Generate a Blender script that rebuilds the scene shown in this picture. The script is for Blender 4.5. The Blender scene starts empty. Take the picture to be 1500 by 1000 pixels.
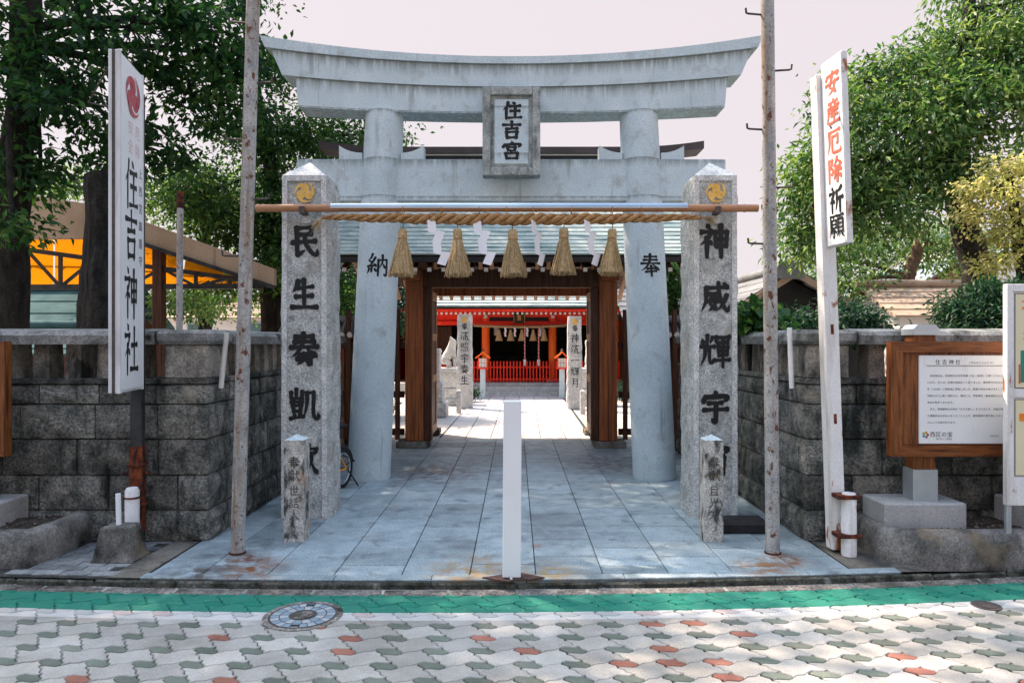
import bpy, math, random
import numpy as np
from mathutils import Vector, Matrix
R = math.radians
random.seed(7); np.random.seed(7)
sc = bpy.context.scene
COL = sc.collection

# ------------------------------------------------------------------ camera, sky, sun, exposure
F, H, CX, CY = 1050.0, 1.6, 755.0, 501.0          # focal length in photo pixels, eye height, vanishing point
cam = bpy.data.cameras.new('camera'); cam.sensor_width = 36.0; cam.lens = F / 1500 * 36
cam.shift_x = -5 / 1500; cam.shift_y = 1 / 1500; cam.clip_start = 0.05; cam.clip_end = 2000
camo = bpy.data.objects.new('camera', cam); camo.location = (0, 0, H); camo.rotation_euler = (R(90), 0, 0)
COL.objects.link(camo); sc.camera = camo

SUN = Vector((-0.62, 0.50, 1.0)).normalized()      # towards the sun: behind the gate, to the left
world = bpy.data.worlds.new('World'); sc.world = world; world.use_nodes = True
wn = world.node_tree; bg = wn.nodes['Background']
sky = wn.nodes.new('ShaderNodeTexSky'); sky.sky_type = 'NISHITA'; sky.sun_disc = False
sky.sun_elevation = math.asin(SUN.z); sky.sun_rotation = math.atan2(SUN.x, SUN.y)
sky.altitude = 10; sky.air_density = 1.0; sky.dust_density = 2.2; sky.ozone_density = 1.0
# thin even veil of bright haze over the blue
veil = wn.nodes.new('ShaderNodeMixRGB'); veil.blend_type = 'MIX'
tc = wn.nodes.new('ShaderNodeTexCoord'); sx = wn.nodes.new('ShaderNodeSeparateXYZ')
wn.links.new(tc.outputs['Generated'], sx.inputs[0])
mr = wn.nodes.new('ShaderNodeMapRange'); mr.inputs[1].default_value = 0.46; mr.inputs[2].default_value = 0.80
mr.inputs[3].default_value = 0.985; mr.inputs[4].default_value = 0.30
wn.links.new(sx.outputs['Z'], mr.inputs[0]); wn.links.new(mr.outputs[0], veil.inputs[0])
veil.inputs[2].default_value = (0.97, 0.865, 0.895, 1)
tint = wn.nodes.new('ShaderNodeMixRGB'); tint.blend_type = 'MULTIPLY'; tint.inputs[0].default_value = 1; tint.inputs[2].default_value = (0.97, 1.05, 0.98, 1)
wn.links.new(sky.outputs[0], tint.inputs[1]); wn.links.new(tint.outputs[0], veil.inputs[1]); wn.links.new(veil.outputs[0], bg.inputs[0])
bg.inputs[1].default_value = 0.15

sun = bpy.data.lights.new('sun', 'SUN'); sun.energy = 1.8; sun.angle = R(0.53); sun.color = (1.0, 0.79, 0.62)
suno = bpy.data.objects.new('sun', sun); COL.objects.link(suno)
suno.rotation_euler = SUN.to_track_quat('Z', 'Y').to_euler()
sc.view_settings.view_transform = 'Standard'; sc.view_settings.look = 'None'
sc.view_settings.gamma = 1; sc.view_settings.exposure = 2.55; sc.view_settings.use_curve_mapping = False

# ------------------------------------------------------------------ helpers
def P(px, py, Y):
    """photo pixel at distance Y -> world point"""
    return Vector(((px - CX) * Y / F, Y, H - (py - CY) * Y / F))

class MB:
    def __init__(s): s.v = []; s.f = []; s.sm = []
    def add(s, vs, fs, smooth=False):
        b = len(s.v); s.v += [tuple(v) for v in vs]
        for f in fs: s.f.append(tuple(b + i for i in f)); s.sm.append(smooth)
        return s
    def box(s, x0, x1, y0, y1, z0, z1):
        vs = [(x, y, z) for x in (x0, x1) for y in (y0, y1) for z in (z0, z1)]
        return s.add(vs, [(0,1,3,2),(4,6,7,5),(0,4,5,1),(2,3,7,6),(0,2,6,4),(1,5,7,3)])
    def cbox(s, x0, x1, y0, y1, z0, z1, c=0.006):
        """chamfered box"""
        lo, hi = (x0, y0, z0), (x1, y1, z1); vs = []; idx = {}
        for sx in (0, 1):
            for sy in (0, 1):
                for sz in (0, 1):
                    sg = (sx, sy, sz)
                    for a in range(3):
                        p = []
                        for k in range(3):
                            e = hi[k] if sg[k] else lo[k]
                            if k != a: e += -c if sg[k] else c
                            p.append(e)
                        idx[(sg, a)] = len(vs); vs.append(tuple(p))
        fs = []
        for a in range(3):
            b, c2 = [(1, 2), (2, 0), (0, 1)][a]
            for e in (0, 1):
                ring = []
                for (u, w) in ((0,0),(1,0),(1,1),(0,1)):
                    sg = [0,0,0]; sg[a] = e; sg[b] = u; sg[c2] = w; ring.append(idx[(tuple(sg), a)])
                fs.append(tuple(ring if e else ring[::-1]))
        for a in range(3):                                   # edges along axis a
            b, c2 = [(1, 2), (2, 0), (0, 1)][a]
            for u in (0, 1):
                for w in (0, 1):
                    q = []
                    for e in (0, 1):
                        sg = [0,0,0]; sg[a] = e; sg[b] = u; sg[c2] = w
                        q.append((idx[(tuple(sg), b)], idx[(tuple(sg), c2)]))
                    r = (q[0][0], q[0][1], q[1][1], q[1][0])
                    fs.append(r if (u == w) else r[::-1])
        for sg in [(i, j, k) for i in (0,1) for j in (0,1) for k in (0,1)]:
            t = (idx[(sg,0)], idx[(sg,1)], idx[(sg,2)])
            fs.append(t if sum(sg) % 2 else t[::-1])
        return s.add(vs, fs)
    def obox(s, a, b, w, h, up=(0, 0, 1), c=0.0):
        """beam of section w x h from a to b"""
        a = Vector(a); b = Vector(b); d = (b - a); L = d.length; d.normalize()
        x = d.cross(Vector(up)); x.normalize(); z = x.cross(d)
        t = MB()
        (t.cbox(-w/2, w/2, 0, L, -h/2, h/2, c) if c else t.box(-w/2, w/2, 0, L, -h/2, h/2))
        return s.add([a + x*p[0] + d*p[1] + z*p[2] for p in t.v], t.f)
    def tube(s, pts, rad, n=8, caps=True, smooth=True):
        pts = [Vector(p) for p in pts]; m = len(pts)
        if not hasattr(rad, '__len__'): rad = [rad] * m
        t0 = (pts[1] - pts[0]).normalized()
        u = t0.orthogonal().normalized(); vs = []; fs = []
        for i, p in enumerate(pts):
            t = (pts[min(i+1, m-1)] - pts[max(i-1, 0)]).normalized()
            u = (u - t * u.dot(t))
            if u.length < 1e-6: u = t.orthogonal()
            u.normalize(); w = t.cross(u)
            for k in range(n):
                a = 2 * math.pi * k / n
                vs.append(p + (u * math.cos(a) + w * math.sin(a)) * rad[i])
        for i in range(m - 1):
            for k in range(n):
                a = i*n + k; b = i*n + (k+1) % n
                fs.append((a, b, b + n, a + n))
        s.add(vs, fs, smooth)
        if caps:
            s.add(vs[:n], [tuple(range(n))[::-1]]); s.add(vs[-n:], [tuple(range(n))])
        return s
    def prism(s, poly, axis, a0, a1):
        """polygon (u,v) extruded along an axis; x:(y,z) y:(x,z) z:(x,y)"""
        n = len(poly)
        def mk(p, a): return (a, p[0], p[1]) if axis == 'x' else (p[0], a, p[1]) if axis == 'y' else (p[0], p[1], a)
        vs = [mk(p, a0) for p in poly] + [mk(p, a1) for p in poly]
        fs = [tuple(range(n))[::-1], tuple(range(n, 2*n))] + [(i, (i+1) % n, n + (i+1) % n, n + i) for i in range(n)]
        if axis == 'y': fs = [f[::-1] for f in fs]
        return s.add(vs, fs)
    def sphere(s, c, r, nu=12, nv=8, sc3=(1,1,1)):
        c = Vector(c); vs = []; fs = []
        for j in range(nv + 1):
            th = math.pi * j / nv
            for i in range(nu):
                a = 2*math.pi*i/nu
                vs.append((c.x + r*sc3[0]*math.sin(th)*math.cos(a), c.y + r*sc3[1]*math.sin(th)*math.sin(a), c.z + r*sc3[2]*math.cos(th)))
        for j in range(nv):
            for i in range(nu):
                fs.append((j*nu+i, (j+1)*nu+i, (j+1)*nu+(i+1)%nu, j*nu+(i+1)%nu))
        return s.add(vs, fs, True)
    def mesh(s, name, mat):
        me = bpy.data.meshes.new(name); me.from_pydata(s.v, [], s.f)
        me.polygons.foreach_set('use_smooth', s.sm)
        if mat: me.materials.append(mat)
        me.update(); return me
    def build(s, name, mat, parent=None):
        return link(name, s.mesh(name, mat), parent)

def link(name, me, parent=None, loc=None, rz=None):
    o = bpy.data.objects.new(name, me); COL.objects.link(o)
    if loc is not None: o.location = loc
    if rz: o.rotation_euler = (0, 0, rz)
    if parent:
        o.parent = parent
        o.matrix_parent_inverse = Matrix.Translation(Vector(parent.location)).inverted()
    return o
def tag(o, label, cat, group=None):
    o['label'] = label; o['category'] = cat
    if group: o['group'] = group
    return o
def thing(name, loc, label, cat, group=None):
    o = bpy.data.objects.new(name, None); COL.objects.link(o); o.location = loc; o.empty_display_size = 0.1
    return tag(o, label, cat, group)
def struct(o, kind='structure'): o['kind'] = kind; return o
def copy_tree(o, parent=None):
    c = o.copy(); COL.objects.link(c)
    if parent: c.parent = parent
    for ch in list(o.children): copy_tree(ch, c)
    return c

# ---- material nodes
class N:
    def __init__(s, name):
        s.m = bpy.data.materials.new(name); s.m.use_nodes = True; s.t = s.m.node_tree
        s.b = s.t.nodes['Principled BSDF']; s.b.inputs['Specular IOR Level'].default_value = 0.3
    def n(s, ty, **kw):
        x = s.t.nodes.new(ty)
        for k, v in kw.items(): setattr(x, k, v)
        return x
    def put(s, sock, val):
        if isinstance(val, bpy.types.NodeSocket): s.t.links.new(val, sock)
        elif isinstance(val, (tuple, list)) and len(val) == 3 and sock.type == 'RGBA': sock.default_value = (*val, 1)
        else: sock.default_value = val
    def pos(s, stretch=None):
        g = s.n('ShaderNodeNewGeometry').outputs['Position']
        if not stretch: return g
        v = s.n('ShaderNodeVectorMath', operation='MULTIPLY'); s.put(v.inputs[0], g); v.inputs[1].default_value = stretch
        return v.outputs[0]
    def noise(s, vec, scale, detail=4, rough=0.55, dist=0.0):
        x = s.n('ShaderNodeTexNoise'); s.put(x.inputs['Vector'], vec)
        x.inputs['Scale'].default_value = scale; x.inputs['Detail'].default_value = detail
        x.inputs['Roughness'].default_value = rough; x.inputs['Distortion'].default_value = dist
        return x.outputs[0]
    def ramp(s, fac, stops):
        x = s.n('ShaderNodeValToRGB'); s.put(x.inputs[0], fac); e = x.color_ramp.elements
        while len(e) < len(stops): e.new(0.5)
        for el, (p, c) in zip(e, stops):
            el.position = p; el.color = (*c, 1) if len(c) == 3 else c
        return x.outputs[0]
    def rng(s, fac, a, b, c=0.0, d=1.0):
        x = s.n('ShaderNodeMapRange'); s.put(x.inputs[0], fac)
        for i, v in enumerate((a, b, c, d)): x.inputs[i+1].default_value = v
        return x.outputs[0]
    def mix(s, fac, a, b, mode='MIX'):
        x = s.n('ShaderNodeMixRGB', blend_type=mode); s.put(x.inputs[0], fac); s.put(x.inputs[1], a); s.put(x.inputs[2], b)
        return x.outputs[0]
    def math(s, op, a, b=0.0, c=None):
        x = s.n('ShaderNodeMath', operation=op); s.put(x.inputs[0], a); s.put(x.inputs[1], b)
        if c is not None: s.put(x.inputs[2], c)
        return x.outputs[0]
    def rand(s): return s.n('ShaderNodeObjectInfo').outputs['Random']
    def bump(s, h, strength=0.5, dist=0.01):
        x = s.n('ShaderNodeBump'); x.inputs['Strength'].default_value = strength; x.inputs['Distance'].default_value = dist
        s.put(x.inputs['Height'], h); s.put(s.b.inputs['Normal'], x.outputs[0])
    def done(s, col=None, rough=None, metal=None):
        if col is not None: s.put(s.b.inputs['Base Color'], col)
        if rough is not None: s.put(s.b.inputs['Roughness'], rough)
        if metal is not None: s.b.inputs['Metallic'].default_value = metal
        return s.m

def surf(name, c1, c2, scale=3.0, rough=0.8, grain=0.0, gscale=90, stains=(), bump=None, rnd=0.0, metal=0.0, stretch=None, contrast=(0.35, 0.65)):
    """two-tone noise, fine grain, any number of stains (colour, scale, lo, hi, stretch), bump (scale, strength, dist)"""
    k = N(name); p = k.pos(stretch)
    col = k.ramp(k.noise(p, scale, 5), [(contrast[0], c1), (contrast[1], c2)])
    if grain:
        g = k.noise(k.pos(), gscale, 2, 0.6)
        col = k.mix(1.0, col, k.ramp(g, [(0.3, (1-grain,)*3), (0.7, (1+grain,)*3)]), 'MULTIPLY')
    for (sc_, s_, lo, hi, st) in stains:
        f = k.noise(k.pos(st), s_, 6, 0.62, 0.3)
        col = k.mix(k.rng(f, lo, hi), col, sc_)
    if rnd:
        hs = k.n('ShaderNodeHueSaturation'); k.put(hs.inputs['Color'], col)
        k.put(hs.inputs['Value'], k.rng(k.rand(), 0, 1, 1-rnd, 1+rnd)); col = hs.outputs[0]
    if bump: k.bump(k.noise(k.pos(), bump[0], 6, 0.65), bump[1], bump[2])
    return k.done(col, rough, metal)

YA, YB = 0.0214, 0.0143                                     # the street bends gently
def yoff(x): return YA * x + YB * x * x
ZR = -0.06                                                  # street level

M = {}
# granite of the torii: cool grey with grain, dark weather streaks
M['torii'] = surf('torii_granite', (0.47, 0.565, 0.60), (0.56, 0.655, 0.69), 2.4, 0.75, 0.17, 80,
                  [((0.24, 0.27, 0.26), 1.5, 0.60, 0.78, (6, 6, 0.5)), ((0.38, 0.42, 0.42), 5.0, 0.56, 0.72, None)], (140, 0.35, 0.004))
M['plaque'] = surf('plaque_granite', (0.24, 0.27, 0.255), (0.40, 0.43, 0.42), 7, 0.85, 0.4, 80,
                  [((0.09, 0.10, 0.09), 9, 0.50, 0.68, (1, 1, .5))], (120, 0.5, 0.005))
M['pillar'] = surf('pillar_granite', (0.45, 0.475, 0.46), (0.66, 0.675, 0.65), 7, 0.9, 0.45, 70,
                  [((0.20, 0.21, 0.20), 12, 0.54, 0.74, None), ((0.42, 0.37, 0.30), 2.2, 0.56, 0.74, None)], (48, 1.0, 0.03))
M['pillar_edge'] = surf('pillar_dressed_granite', (0.50, 0.515, 0.505), (0.64, 0.645, 0.63), 8, 0.9, 0.4, 70,
                  [((0.25, 0.25, 0.24), 6, 0.58, 0.75, None)], (90, 0.5, 0.008))
M['post_stone'] = surf('small_post_granite', (0.36, 0.355, 0.325), (0.56, 0.55, 0.51), 14, 0.9, 0.45, 80,
                  [((0.05, 0.055, 0.05), 11, 0.48, 0.62, (1, 1, .6)), ((0.38, 0.24, 0.14), 5, 0.60, 0.72, None)], (60, 0.7, 0.01))
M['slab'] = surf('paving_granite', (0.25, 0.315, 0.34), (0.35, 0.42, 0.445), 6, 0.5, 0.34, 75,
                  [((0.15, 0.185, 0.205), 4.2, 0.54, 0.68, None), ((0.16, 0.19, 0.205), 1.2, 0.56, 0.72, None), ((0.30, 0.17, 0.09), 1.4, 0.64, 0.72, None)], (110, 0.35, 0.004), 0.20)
def slab_spots(m, spots):
    """rust bled onto the slabs around the pole feet"""
    nt = m.node_tree; b = nt.nodes['Principled BSDF']; src = b.inputs['Base Color'].links[0].from_socket
    k = N.__new__(N); k.m = m; k.t = nt; k.b = b
    for (sx_, sy_, r, col) in spots:
        d = k.n('ShaderNodeVectorMath', operation='DISTANCE'); k.put(d.inputs[0], k.pos((1, .8, 0))); d.inputs[1].default_value = (sx_, sy_*.8, 0)
        f = k.math('MULTIPLY', k.rng(d.outputs['Value'], 0, r, 1, 0), k.rng(k.noise(k.pos(), 9, 5, .65), .38, .6))
        src = k.mix(k.math('MULTIPLY', f, 1.5), src, col)
    k.put(b.inputs['Base Color'], src)
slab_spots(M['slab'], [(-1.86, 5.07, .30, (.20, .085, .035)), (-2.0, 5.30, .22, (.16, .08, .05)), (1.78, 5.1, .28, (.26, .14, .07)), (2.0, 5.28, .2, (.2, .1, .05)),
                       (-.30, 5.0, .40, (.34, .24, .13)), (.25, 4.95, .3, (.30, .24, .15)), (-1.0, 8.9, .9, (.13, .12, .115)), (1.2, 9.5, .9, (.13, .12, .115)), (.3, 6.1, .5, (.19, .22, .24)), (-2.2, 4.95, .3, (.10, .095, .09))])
def drip(m, edges):
    """black rain streaks running down from the ledges (height, rise)"""
    nt = m.node_tree; b = nt.nodes['Principled BSDF']; src = b.inputs['Base Color'].links[0].from_socket
    k = N.__new__(N); k.m = m; k.t = nt; k.b = b; s = k.n('ShaderNodeSeparateXYZ'); k.put(s.inputs[0], k.pos())
    q = k.math('POWER', k.math('DIVIDE', k.math('ABSOLUTE', k.math('ADD', s.outputs['X'], .045)), 2.85), 2.0)
    nz = k.noise(k.pos((11, 11, .9)), 1.6, 6, .7)
    for (z0, c, ln) in edges:
        d = k.math('SUBTRACT', k.math('ADD', k.math('MULTIPLY', q, c), z0), s.outputs['Z'])
        f = k.math('MULTIPLY', k.rng(d, 0, ln, 1, 0), k.math('GREATER_THAN', d, -.002))
        f = k.math('MULTIPLY', f, k.rng(k.math('ADD', nz, k.math('MULTIPLY', f, .16)), .46, .66))
        src = k.mix(k.math('MULTIPLY', f, .68), src, (.10, .115, .105))
    k.put(b.inputs['Base Color'], src)
drip(M['torii'], [(4.80, .19, .17), (4.545, .155, .16), (4.262, .10, .05), (3.735, 0.0, .12), (3.30, 0.0, .05)])
M['slab_sunny'] = surf('courtyard_paving_granite', (0.46, 0.43, 0.425), (0.54, 0.505, 0.50), 1.2, 0.8, 0.10, 60, [], None, 0.05)  # paler, warmer copy of the paving, sunlight put into the colour
M['joint'] = surf('joint_mortar', (0.02, 0.024, 0.024), (0.06, 0.06, 0.055), 9, 0.95, 0.2, 60)
M['wall'] = surf('wall_granite', (0.075, 0.085, 0.078), (0.27, 0.265, 0.235), 7, 0.92, 0.6, 55,
                  [((0.018, 0.023, 0.021), 3.2, 0.51, 0.66, (1.8, 1.8, .4)), ((0.38, 0.34, 0.28), 3.6, 0.57, 0.70, None)], (38, 1.0, 0.045), 0.35)
M['wall_cap'] = surf('wall_coping_granite', (0.17, 0.175, 0.17), (0.36, 0.355, 0.34), 6, 0.9, 0.4, 70,
                  [((0.035, 0.04, 0.036), 3.0, 0.48, 0.66, None)], (60, 0.6, 0.01), 0.12)
M['wall_post'] = surf('balustrade_granite', (0.19, 0.18, 0.155), (0.36, 0.33, 0.29), 7, 0.9, 0.45, 70,
                  [((0.03, 0.032, 0.028), 4, 0.50, 0.66, (1, 1, .5))], (60, 0.7, 0.01), 0.15)
M['concrete'] = surf('weathered_concrete', (0.12, 0.118, 0.11), (0.25, 0.24, 0.22), 5, 0.92, 0.4, 60,
                  [((0.022, 0.024, 0.022), 2.8, 0.46, 0.62, (1, 1, .6)), ((0.22, 0.17, 0.11), 1.9, 0.56, 0.70, None)], (40, 0.6, 0.01))
M['concrete_new'] = surf('pale_concrete', (0.30, 0.305, 0.30), (0.40, 0.40, 0.395), 4, 0.9, 0.18, 60, [((0.3, 0.3, 0.29), 3, .6, .8, (1, 1, .5))], (60, 0.3, 0.004))
M['strip'] = surf('tan_concrete', (0.13, 0.115, 0.095), (0.21, 0.19, 0.16), 3, 0.95, 0.3, 70, [((0.05, 0.05, 0.047), 2.4, .48, .66, None)], (70, 0.4, 0.005))
M['gutter'] = surf('gutter_concrete', (0.11, 0.10, 0.09), (0.25, 0.23, 0.21), 9, 0.95, 0.6, 60, [((0.035, 0.035, 0.03), 4, .50, .66, None)], (50, 0.9, 0.012), 0.14)
M['kerb'] = surf('mossy_kerb', (0.018, 0.022, 0.015), (0.10, 0.10, 0.085), 8, 0.95, 0.5, 50, [((0.30, 0.30, 0.28), 5, .60, .72, None)], (40, 0.9, 0.015), 0.2)
M['tile'] = surf('sidewalk_tile', (0.17, 0.185, 0.19), (0.28, 0.285, 0.285), 6, 0.8, 0.3, 80, [((0.06, 0.066, 0.07), 2.6, .50, .66, None)], None, 0.22)
M['soil'] = surf('bare_soil', (0.035, 0.026, 0.02), (0.10, 0.078, 0.06), 14, 0.98, 0.5, 60, [], (40, 1.0, 0.03))
M['ground'] = surf('ground', (0.20, 0.18, 0.15), (0.28, 0.25, 0.21), 2, 0.95, 0.3, 30)
M['sand'] = surf('courtyard_sand', (0.44, 0.41, 0.39), (0.53, 0.50, 0.47), 1.0, 0.95, 0.14, 40)
M['ink'] = surf('black_ink', (0.006, 0.008, 0.010), (0.012, 0.014, 0.016), 20, 0.5)
M['ink_worn'] = surf('worn_black_paint', (0.02, 0.02, 0.02), (0.12, 0.12, 0.11), 40, 0.8)
M['red_ink'] = surf('faded_red_paint', (0.50, 0.10, 0.055), (0.60, 0.17, 0.11), 30, 0.6)
M['crimson'] = surf('faded_crimson_print', (0.42, 0.065, 0.085), (0.50, 0.12, 0.14), 12, 0.6)
M['pale_red'] = surf('bleached_red_print', (0.62, 0.36, 0.36), (0.74, 0.55, 0.55), 30, 0.6)
M['gold'] = surf('gold_leaf', (0.68, 0.39, 0.08), (0.80, 0.52, 0.15), 14, 0.45, 0.15, 60)
M['white_panel'] = surf('white_sign_panel', (0.64, 0.66, 0.67), (0.70, 0.72, 0.73), 3, 0.4, 0, 0, [((0.30, 0.28, 0.26), 1.6, .55, .75, (3, 3, .5))])
M['white_paint'] = surf('white_painted_metal', (0.72, 0.72, 0.715), (0.80, 0.795, 0.79), 3, 0.5, 0.08, 60, [((0.52, 0.48, 0.44), 3, .52, .70, (3, 3, .3)), ((0.30, 0.10, 0.035), 6, .60, .65, (1, 1, .4))])
M['white_clean'] = surf('clean_white_plastic', (0.78, 0.80, 0.81), (0.82, 0.84, 0.85), 2, 0.38, 0, 0, [((0.62, 0.62, 0.60), 5, .60, .76, (2, 2, .5))])
M['pole'] = surf('rusty_white_pole', (0.26, 0.275, 0.28), (0.42, 0.415, 0.40), 6, 0.42, 0.25, 60,
                  [((0.24, 0.17, 0.11), 3, .48, .66, (4, 4, .35)), ((0.12, 0.045, 0.02), 22, .58, .64, (1, 1, .6)), ((0.03, 0.025, 0.022), 55, .62, .66, None)])
M['pole_dark'] = surf('dark_steel_post', (0.018, 0.02, 0.022), (0.05, 0.052, 0.055), 6, 0.6, 0.2, 60)
M['rust'] = surf('heavy_rust', (0.055, 0.013, 0.008), (0.20, 0.052, 0.018), 18, 0.9, 0.3, 80, [((0.02, 0.009, 0.008), 9, .50, .62, (1, 1, .4))], (60, .5, .004))
M['rust_plate'] = surf('brown_rusted_plate', (0.05, 0.028, 0.026), (0.11, 0.06, 0.05), 14, 0.8, 0.3, 60)
M['iron'] = surf('dark_iron', (0.05, 0.045, 0.045), (0.10, 0.08, 0.07), 20, 0.6)
M['steel'] = surf('galvanised_steel', (0.42, 0.48, 0.52), (0.52, 0.57, 0.60), 6, 0.35, 0, 0, [], None, 0, 0.6)
M['cover'] = surf('polished_metal_cover', (0.33, 0.39, 0.45), (0.44, 0.50, 0.55), 2, 0.25, 0, 0, [], None, 0, 0.9)
M['bamboo'] = surf('dried_bamboo', (0.34, 0.155, 0.07), (0.46, 0.24, 0.13), 5, 0.5, 0.1, 60, [((0.28, 0.13, 0.07), 3, .6, .75, (.3, 2, 2))])
M['straw'] = surf('rice_straw', (0.36, 0.25, 0.12), (0.55, 0.41, 0.23), 40, 0.85, 0.2, 60)
M['rope'] = surf('straw_rope', (0.28, 0.14, 0.05), (0.46, 0.27, 0.12), 30, 0.85, 0.3, 120, [], (120, .8, .006))
M['paper'] = surf('white_paper', (0.78, 0.78, 0.82), (0.82, 0.82, 0.85), 5, 0.8)
M['wood_dark'] = surf('dark_brown_timber', (0.040, 0.015, 0.008), (0.10, 0.038, 0.018), 5, 0.55, 0.15, 60, [((0.05, 0.02, 0.012), 3, .55, .7, (6, 6, .3))], (30, .2, .004), 0, 0, (7, 7, .5))
M['wood_red'] = surf('reddish_gate_timber', (0.20, 0.058, 0.018), (0.37, 0.125, 0.040), 4, 0.5, 0.12, 60, [((0.10, 0.028, 0.010), 2, .50, .68, (8, 8, .25))], (30, .2, .004), 0, 0, (9, 9, .45))
M['wood_tan'] = surf('tan_lattice_timber', (0.30, 0.165, 0.085), (0.42, 0.25, 0.14), 4, 0.6, 0.12, 60, [], None, 0, 0, (8, 8, .5))
M['wood_sign'] = surf('varnished_cedar', (0.13, 0.038, 0.010), (0.25, 0.085, 0.024), 5, 0.38, 0.1, 60, [((0.05, 0.015, 0.006), 4, .50, .66, (.5, 9, 9))], (40, .15, .003), 0, 0, (1.2, 8, 8))
M['wood_sign_v'] = surf('varnished_cedar_upright', (0.14, 0.042, 0.011), (0.27, 0.095, 0.028), 5, 0.38, 0.1, 60, [((0.05, 0.015, 0.006), 4, .50, .66, (9, 9, .5))], (40, .15, .003), 0, 0, (8, 8, .9))
M['rafter_white'] = surf('white_painted_rafter_end', (0.66, 0.63, 0.58), (0.74, 0.71, 0.66), 8, 0.7)
M['copper'] = surf('verdigris_copper_roof', (0.30, 0.375, 0.36), (0.43, 0.48, 0.455), 2.5, 0.6, 0.15, 40, [((0.09, 0.17, 0.19), 2.2, .48, .68, (.6, 3, 3)), ((0.46, 0.50, 0.47), 3, .56, .70, (.5, 3, 3))], None, 0.10, 0.15)
M['copper_dark'] = surf('aged_copper_roof', (0.03, 0.075, 0.08), (0.06, 0.125, 0.13), 2.5, 1.0, 0.15, 40, [], None, 0.1)
M['ridge'] = surf('dark_copper_ridge', (0.045, 0.036, 0.038), (0.07, 0.056, 0.058), 3, 0.5)
M['black'] = surf('black_lacquer', (0.008, 0.008, 0.010), (0.016, 0.016, 0.018), 3, 0.45)
M['vermilion'] = surf('vermilion_paint', (0.86, 0.030, 0.010), (0.90, 0.042, 0.014), 2, 0.5, 0.06, 30)
M['vermilion_lit'] = surf('lit_vermilion_paint', (0.92, 0.13, 0.012), (0.94, 0.16, 0.02), 2, 0.5)  # brighter orange copy of the vermilion, with the light put into its colour
M['inside'] = surf('dark_hall_interior', (0.010, 0.014, 0.014), (0.03, 0.032, 0.03), 2, 0.8)  # shade inside the open hall put into the colour
M['court_stone'] = surf('courtyard_stone', (0.42, 0.43, 0.43), (0.58, 0.58, 0.56), 5, 0.9, 0.3, 30, [((0.24, 0.25, 0.24), 4, .56, .72, None)], (20, .5, .02))
M['lion_stone'] = surf('pale_guardian_stone', (0.48, 0.46, 0.42), (0.64, 0.61, 0.57), 6, 0.9, 0.2, 30, [((0.22, 0.21, 0.17), 5, .58, .72, None)])
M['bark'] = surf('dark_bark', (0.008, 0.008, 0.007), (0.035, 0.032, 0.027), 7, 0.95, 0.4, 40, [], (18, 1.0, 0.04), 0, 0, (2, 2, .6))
M['bark_brown'] = surf('brown_bark', (0.06, 0.038, 0.025), (0.14, 0.085, 0.055), 9, 0.95, 0.3, 40, [], (22, 1.0, 0.03), 0, 0, (2, 2, .6))
M['beige'] = surf('beige_sheet_metal', (0.40, 0.29, 0.20), (0.52, 0.39, 0.28), 1.5, 0.6, 0.1, 40, [((0.26, 0.19, 0.14), 2.2, .58, .75, (3, 3, .4))])
M['tyre'] = surf('black_rubber', (0.012, 0.012, 0.014), (0.025, 0.025, 0.027), 20, 0.8)
M['bike_orange'] = surf('orange_bicycle_paint', (0.78, 0.30, 0.025), (0.82, 0.34, 0.035), 3, 0.3)
M['plaster'] = surf('white_plaster', (0.66, 0.64, 0.62), (0.74, 0.72, 0.70), 1.5, 0.9, 0.05, 20)
M['grey_tile'] = surf('grey_roof_tile', (0.10, 0.105, 0.11), (0.19, 0.195, 0.20), 3, 0.6, 0.15, 30, [], None, 0.15)
M['tan_tile'] = surf('tan_roof_tile', (0.30, 0.21, 0.15), (0.42, 0.31, 0.23), 3, 0.8, 0.15, 30, [], None, 0.12)
M['blue_tile'] = surf('blue_grey_roof_tile', (0.20, 0.26, 0.31), (0.30, 0.36, 0.41), 3, 0.6, 0.1, 30, [], None, 0.12)
M['pale_yellow'] = surf('pale_yellow_print', (0.72, 0.66, 0.44), (0.76, 0.70, 0.49), 3, 0.5)
M['bright_orange'] = surf('orange_print', (0.78, 0.22, 0.02), (0.84, 0.30, 0.03), 5, 0.5)
M['green_print'] = surf('green_print', (0.02, 0.22, 0.16), (0.03, 0.26, 0.19), 5, 0.5)
M['lamp_paper'] = surf('lantern_paper', (0.60, 0.56, 0.50), (0.70, 0.66, 0.60), 5, 0.7)

def glass(name, col):
    k = N(name); k.b.inputs['Specular IOR Level'].default_value = 0.8
    return k.done(col, 0.06)
M['glass'] = glass('window_glass', (0.10, 0.14, 0.16))

def yellow_sheet():
    k = N('translucent_yellow_sheet')
    tr = k.n('ShaderNodeBsdfTranslucent'); tr.inputs[0].default_value = (0.38, 0.125, 0.003, 1)
    df = k.n('ShaderNodeBsdfDiffuse'); df.inputs[0].default_value = (0.48, 0.165, 0.005, 1)
    mx = k.n('ShaderNodeMixShader'); mx.inputs[0].default_value = 0.25
    k.t.links.new(tr.outputs[0], mx.inputs[1]); k.t.links.new(df.outputs[0], mx.inputs[2])
    k.t.links.new(mx.outputs[0], k.t.nodes['Material Output'].inputs[0]); return k.m
M['yellow_sheet'] = yellow_sheet()

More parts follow.
